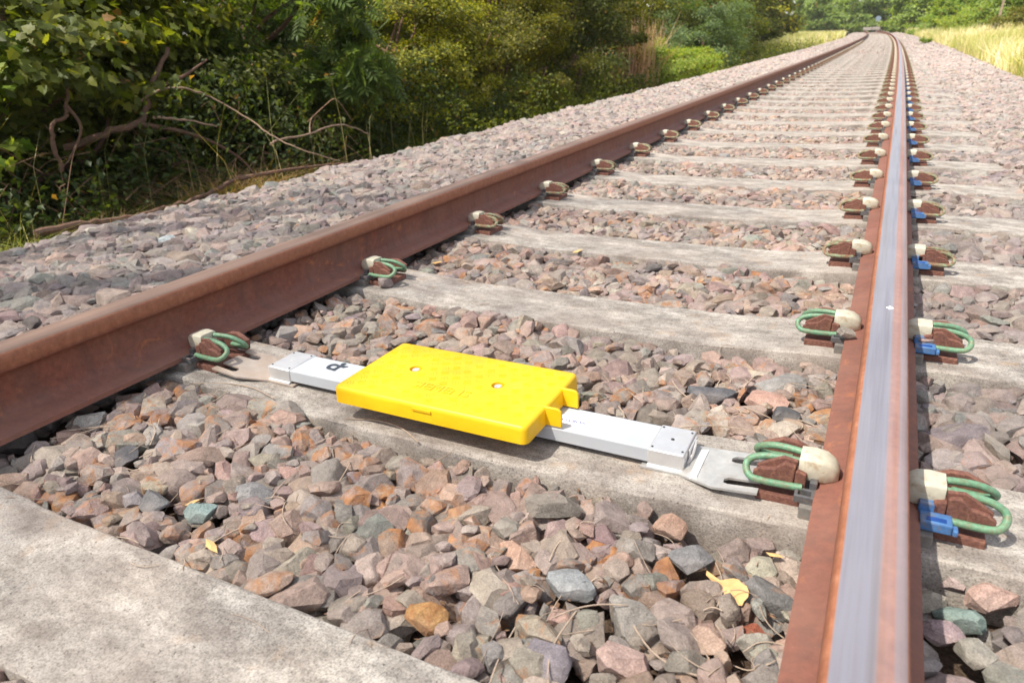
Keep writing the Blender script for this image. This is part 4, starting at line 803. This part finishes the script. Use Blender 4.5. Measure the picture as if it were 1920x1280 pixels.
branch([(-3.4, 2.95, .02), (-3.4, 3.06, .04), (-3.4, 3.36, .04), (-3.4, 3.55, .065), (-3.4, 3.75, .07), (-3.4, 3.96, .02), (-3.38, 4.11, -.05)], .009, .005, 'curved bare branch sticking out above the ballast, left of the dark gap', side=[[(-3.4, 3.39, .05), (-3.42, 3.43, .12), (-3.4, 3.46, .18)]])
branch([(-4.0, 1.72, .0), (-4.0, 1.71, .15), (-4.0, 1.74, .28), (-4.0, 1.84, .33), (-4.0, 1.86, .38), (-4.0, 1.9, .50)], .014, .010, 'short S-shaped dead stem standing at the left in the ivy', side=[[(-4.0, 1.86, .40), (-3.97, 1.90, .25), (-4.0, 1.80, .08), (-4.0, 1.72, .02)]])
branch([(-3.85, 2.36, .27), (-3.8, 2.6, .22), (-3.8, 2.84, .155)], .010, .006, 'short straight broken stick in the tangle above the tan tuft')
branch([(-5.0, 1.0, 2.2), (-4.6, 1.2, 1.4), (-4.55, 1.35, .7), (-4.6, 1.4, -.4)], .05, .07, 'reddish brown slanting stem at the extreme left edge', 'tree stem', 'bare_stem')
mt = MB()
for i in range(110):
    if i < 70: u, s, z = rng.normal(-4.1, .22), rng.uniform(1.1, 4.4), abs(rng.normal(0, .28)) - .32
    else: u, s, z = rng.normal(-4.1, .2), rng.uniform(4.5, 12), abs(rng.normal(0, .5)) - .3
    a = rng.uniform(0, 6.28); L = rng.uniform(.15, .75); d = np.array([math.cos(a) * .4, math.sin(a), rng.normal(.25, .45)]) * L; b_ = np.array([0, 0, rng.uniform(-.02, .14)]) + rng.normal(0, .04, 3); c = W(u, s, z)
    q0 = rng.uniform(.0012, .0042); mt.tube(smoothpath([c - d / 2, c + b_ * .8, c + d * .25 + b_, c + d / 2], 3), [q0] * 6 + [q0 * .6] * 4, 4)
kind(mt.build('dead_twigs', simple('brown_dead_twig', (.22, .125, .075), .9, 0, .4, 30)), 'stuff')
# ------------------------------------------------------------------ lineside things
e = empty('lineside_post', W(4.85, 41, float(base_z(np.array(4.85), np.array(41.))))); MB().box(-.045, .045, -.045, .045, -.3, 2.0).build('post', simple('grey_timber', (.30, .22, .16), .9, 0, .3, 20), e, bevel=.006); MB().box(-.055, .055, -.055, .055, 2.0, 2.03).build('cap', simple('grey_timber_cap', (.34, .27, .2), .9), e, bevel=.004)
e.rotation_euler = (0, .07, 0); tag(e, 'thin grey wooden post standing alone in the dry grass at the upper right', 'post')
e = empty('round_sign', W(.4, 104, .1)); m = MB(); m.tube([(0, -.02, 1.42), (0, .02, 1.42)], .31, 24); m.build('disc', simple('grey_metal', (.16, .21, .26), .6, 0, .1), e); MB().tube([(0, .06, -.3), (0, .06, 1.6)], .03, 8).build('post', simple('galvanised_post', (.4, .4, .4), .5, .6), e, True)
tag(e, 'small round grey sign on a post where the rails vanish', 'sign')
e = empty('crossing_deck', W(.3, 99, 0)); 
for x in (-1.0, -.1): MB().box(x - .44, x + .44, -1.1, 1.1, .26, .60).build('deck_panel', CONC, e, bevel=.03)
tag(e, 'pale raised concrete crossing deck over the far end of the track', 'crossing deck')
def blob(pts, z, name, mat, label, cat):
    m = MB(); n = len(pts); m.add([(x, y, z) for x, y in pts] + [(sum(p[0] for p in pts) / n + (x - sum(p[0] for p in pts) / n) * .6, sum(p[1] for p in pts) / n + (y - sum(p[1] for p in pts) / n) * .6, z + .0016) for x, y in pts], [(i, (i + 1) % n, n + (i + 1) % n, n + i) for i in range(n)] + [tuple(range(n, 2 * n))])
    return tag(m.build(name, mat), label, cat)
rr_ = [.0075, .006, .0085, .005, .007, .0045, .0078, .0055]
blob([(0.751 + 1.0 * q * math.cos(a), 0.374 + 1.3 * q * math.sin(a)) for q, a in zip(rr_, np.linspace(0, 6.28, 9)[:-1])], .1588, 'bird_dropping', PAPER, 'white bird dropping on the polished top of the near rail', 'bird dropping')
hz_ = MB().box(-70, 60, -9, 235, -3, 24).build('haze'); hm = bpy.data.materials.new('thin_haze'); hm.use_nodes = True; ht = hm.node_tree; ht.nodes.remove(ht.nodes['Principled BSDF'])
pv_ = ht.nodes.new('ShaderNodeVolumePrincipled'); pv_.inputs['Color'].default_value = (.95, .95, .93, 1); pv_.inputs['Density'].default_value = .0004; ht.links.new(pv_.outputs[0], ht.nodes['Material Output'].inputs['Volume']); hz_.data.materials.append(hm); kind(hz_, 'stuff')
# lone weed on the shoulder
plant('weed', 'small green weed on the right ballast shoulder far away', 'weed', 1.6, 29, [(0, 0, .12, .16, .16, .12)], 260, .07, T_DIA, 'lime', .008, 90, None, 8, .4, z0=.02, limbs=3)
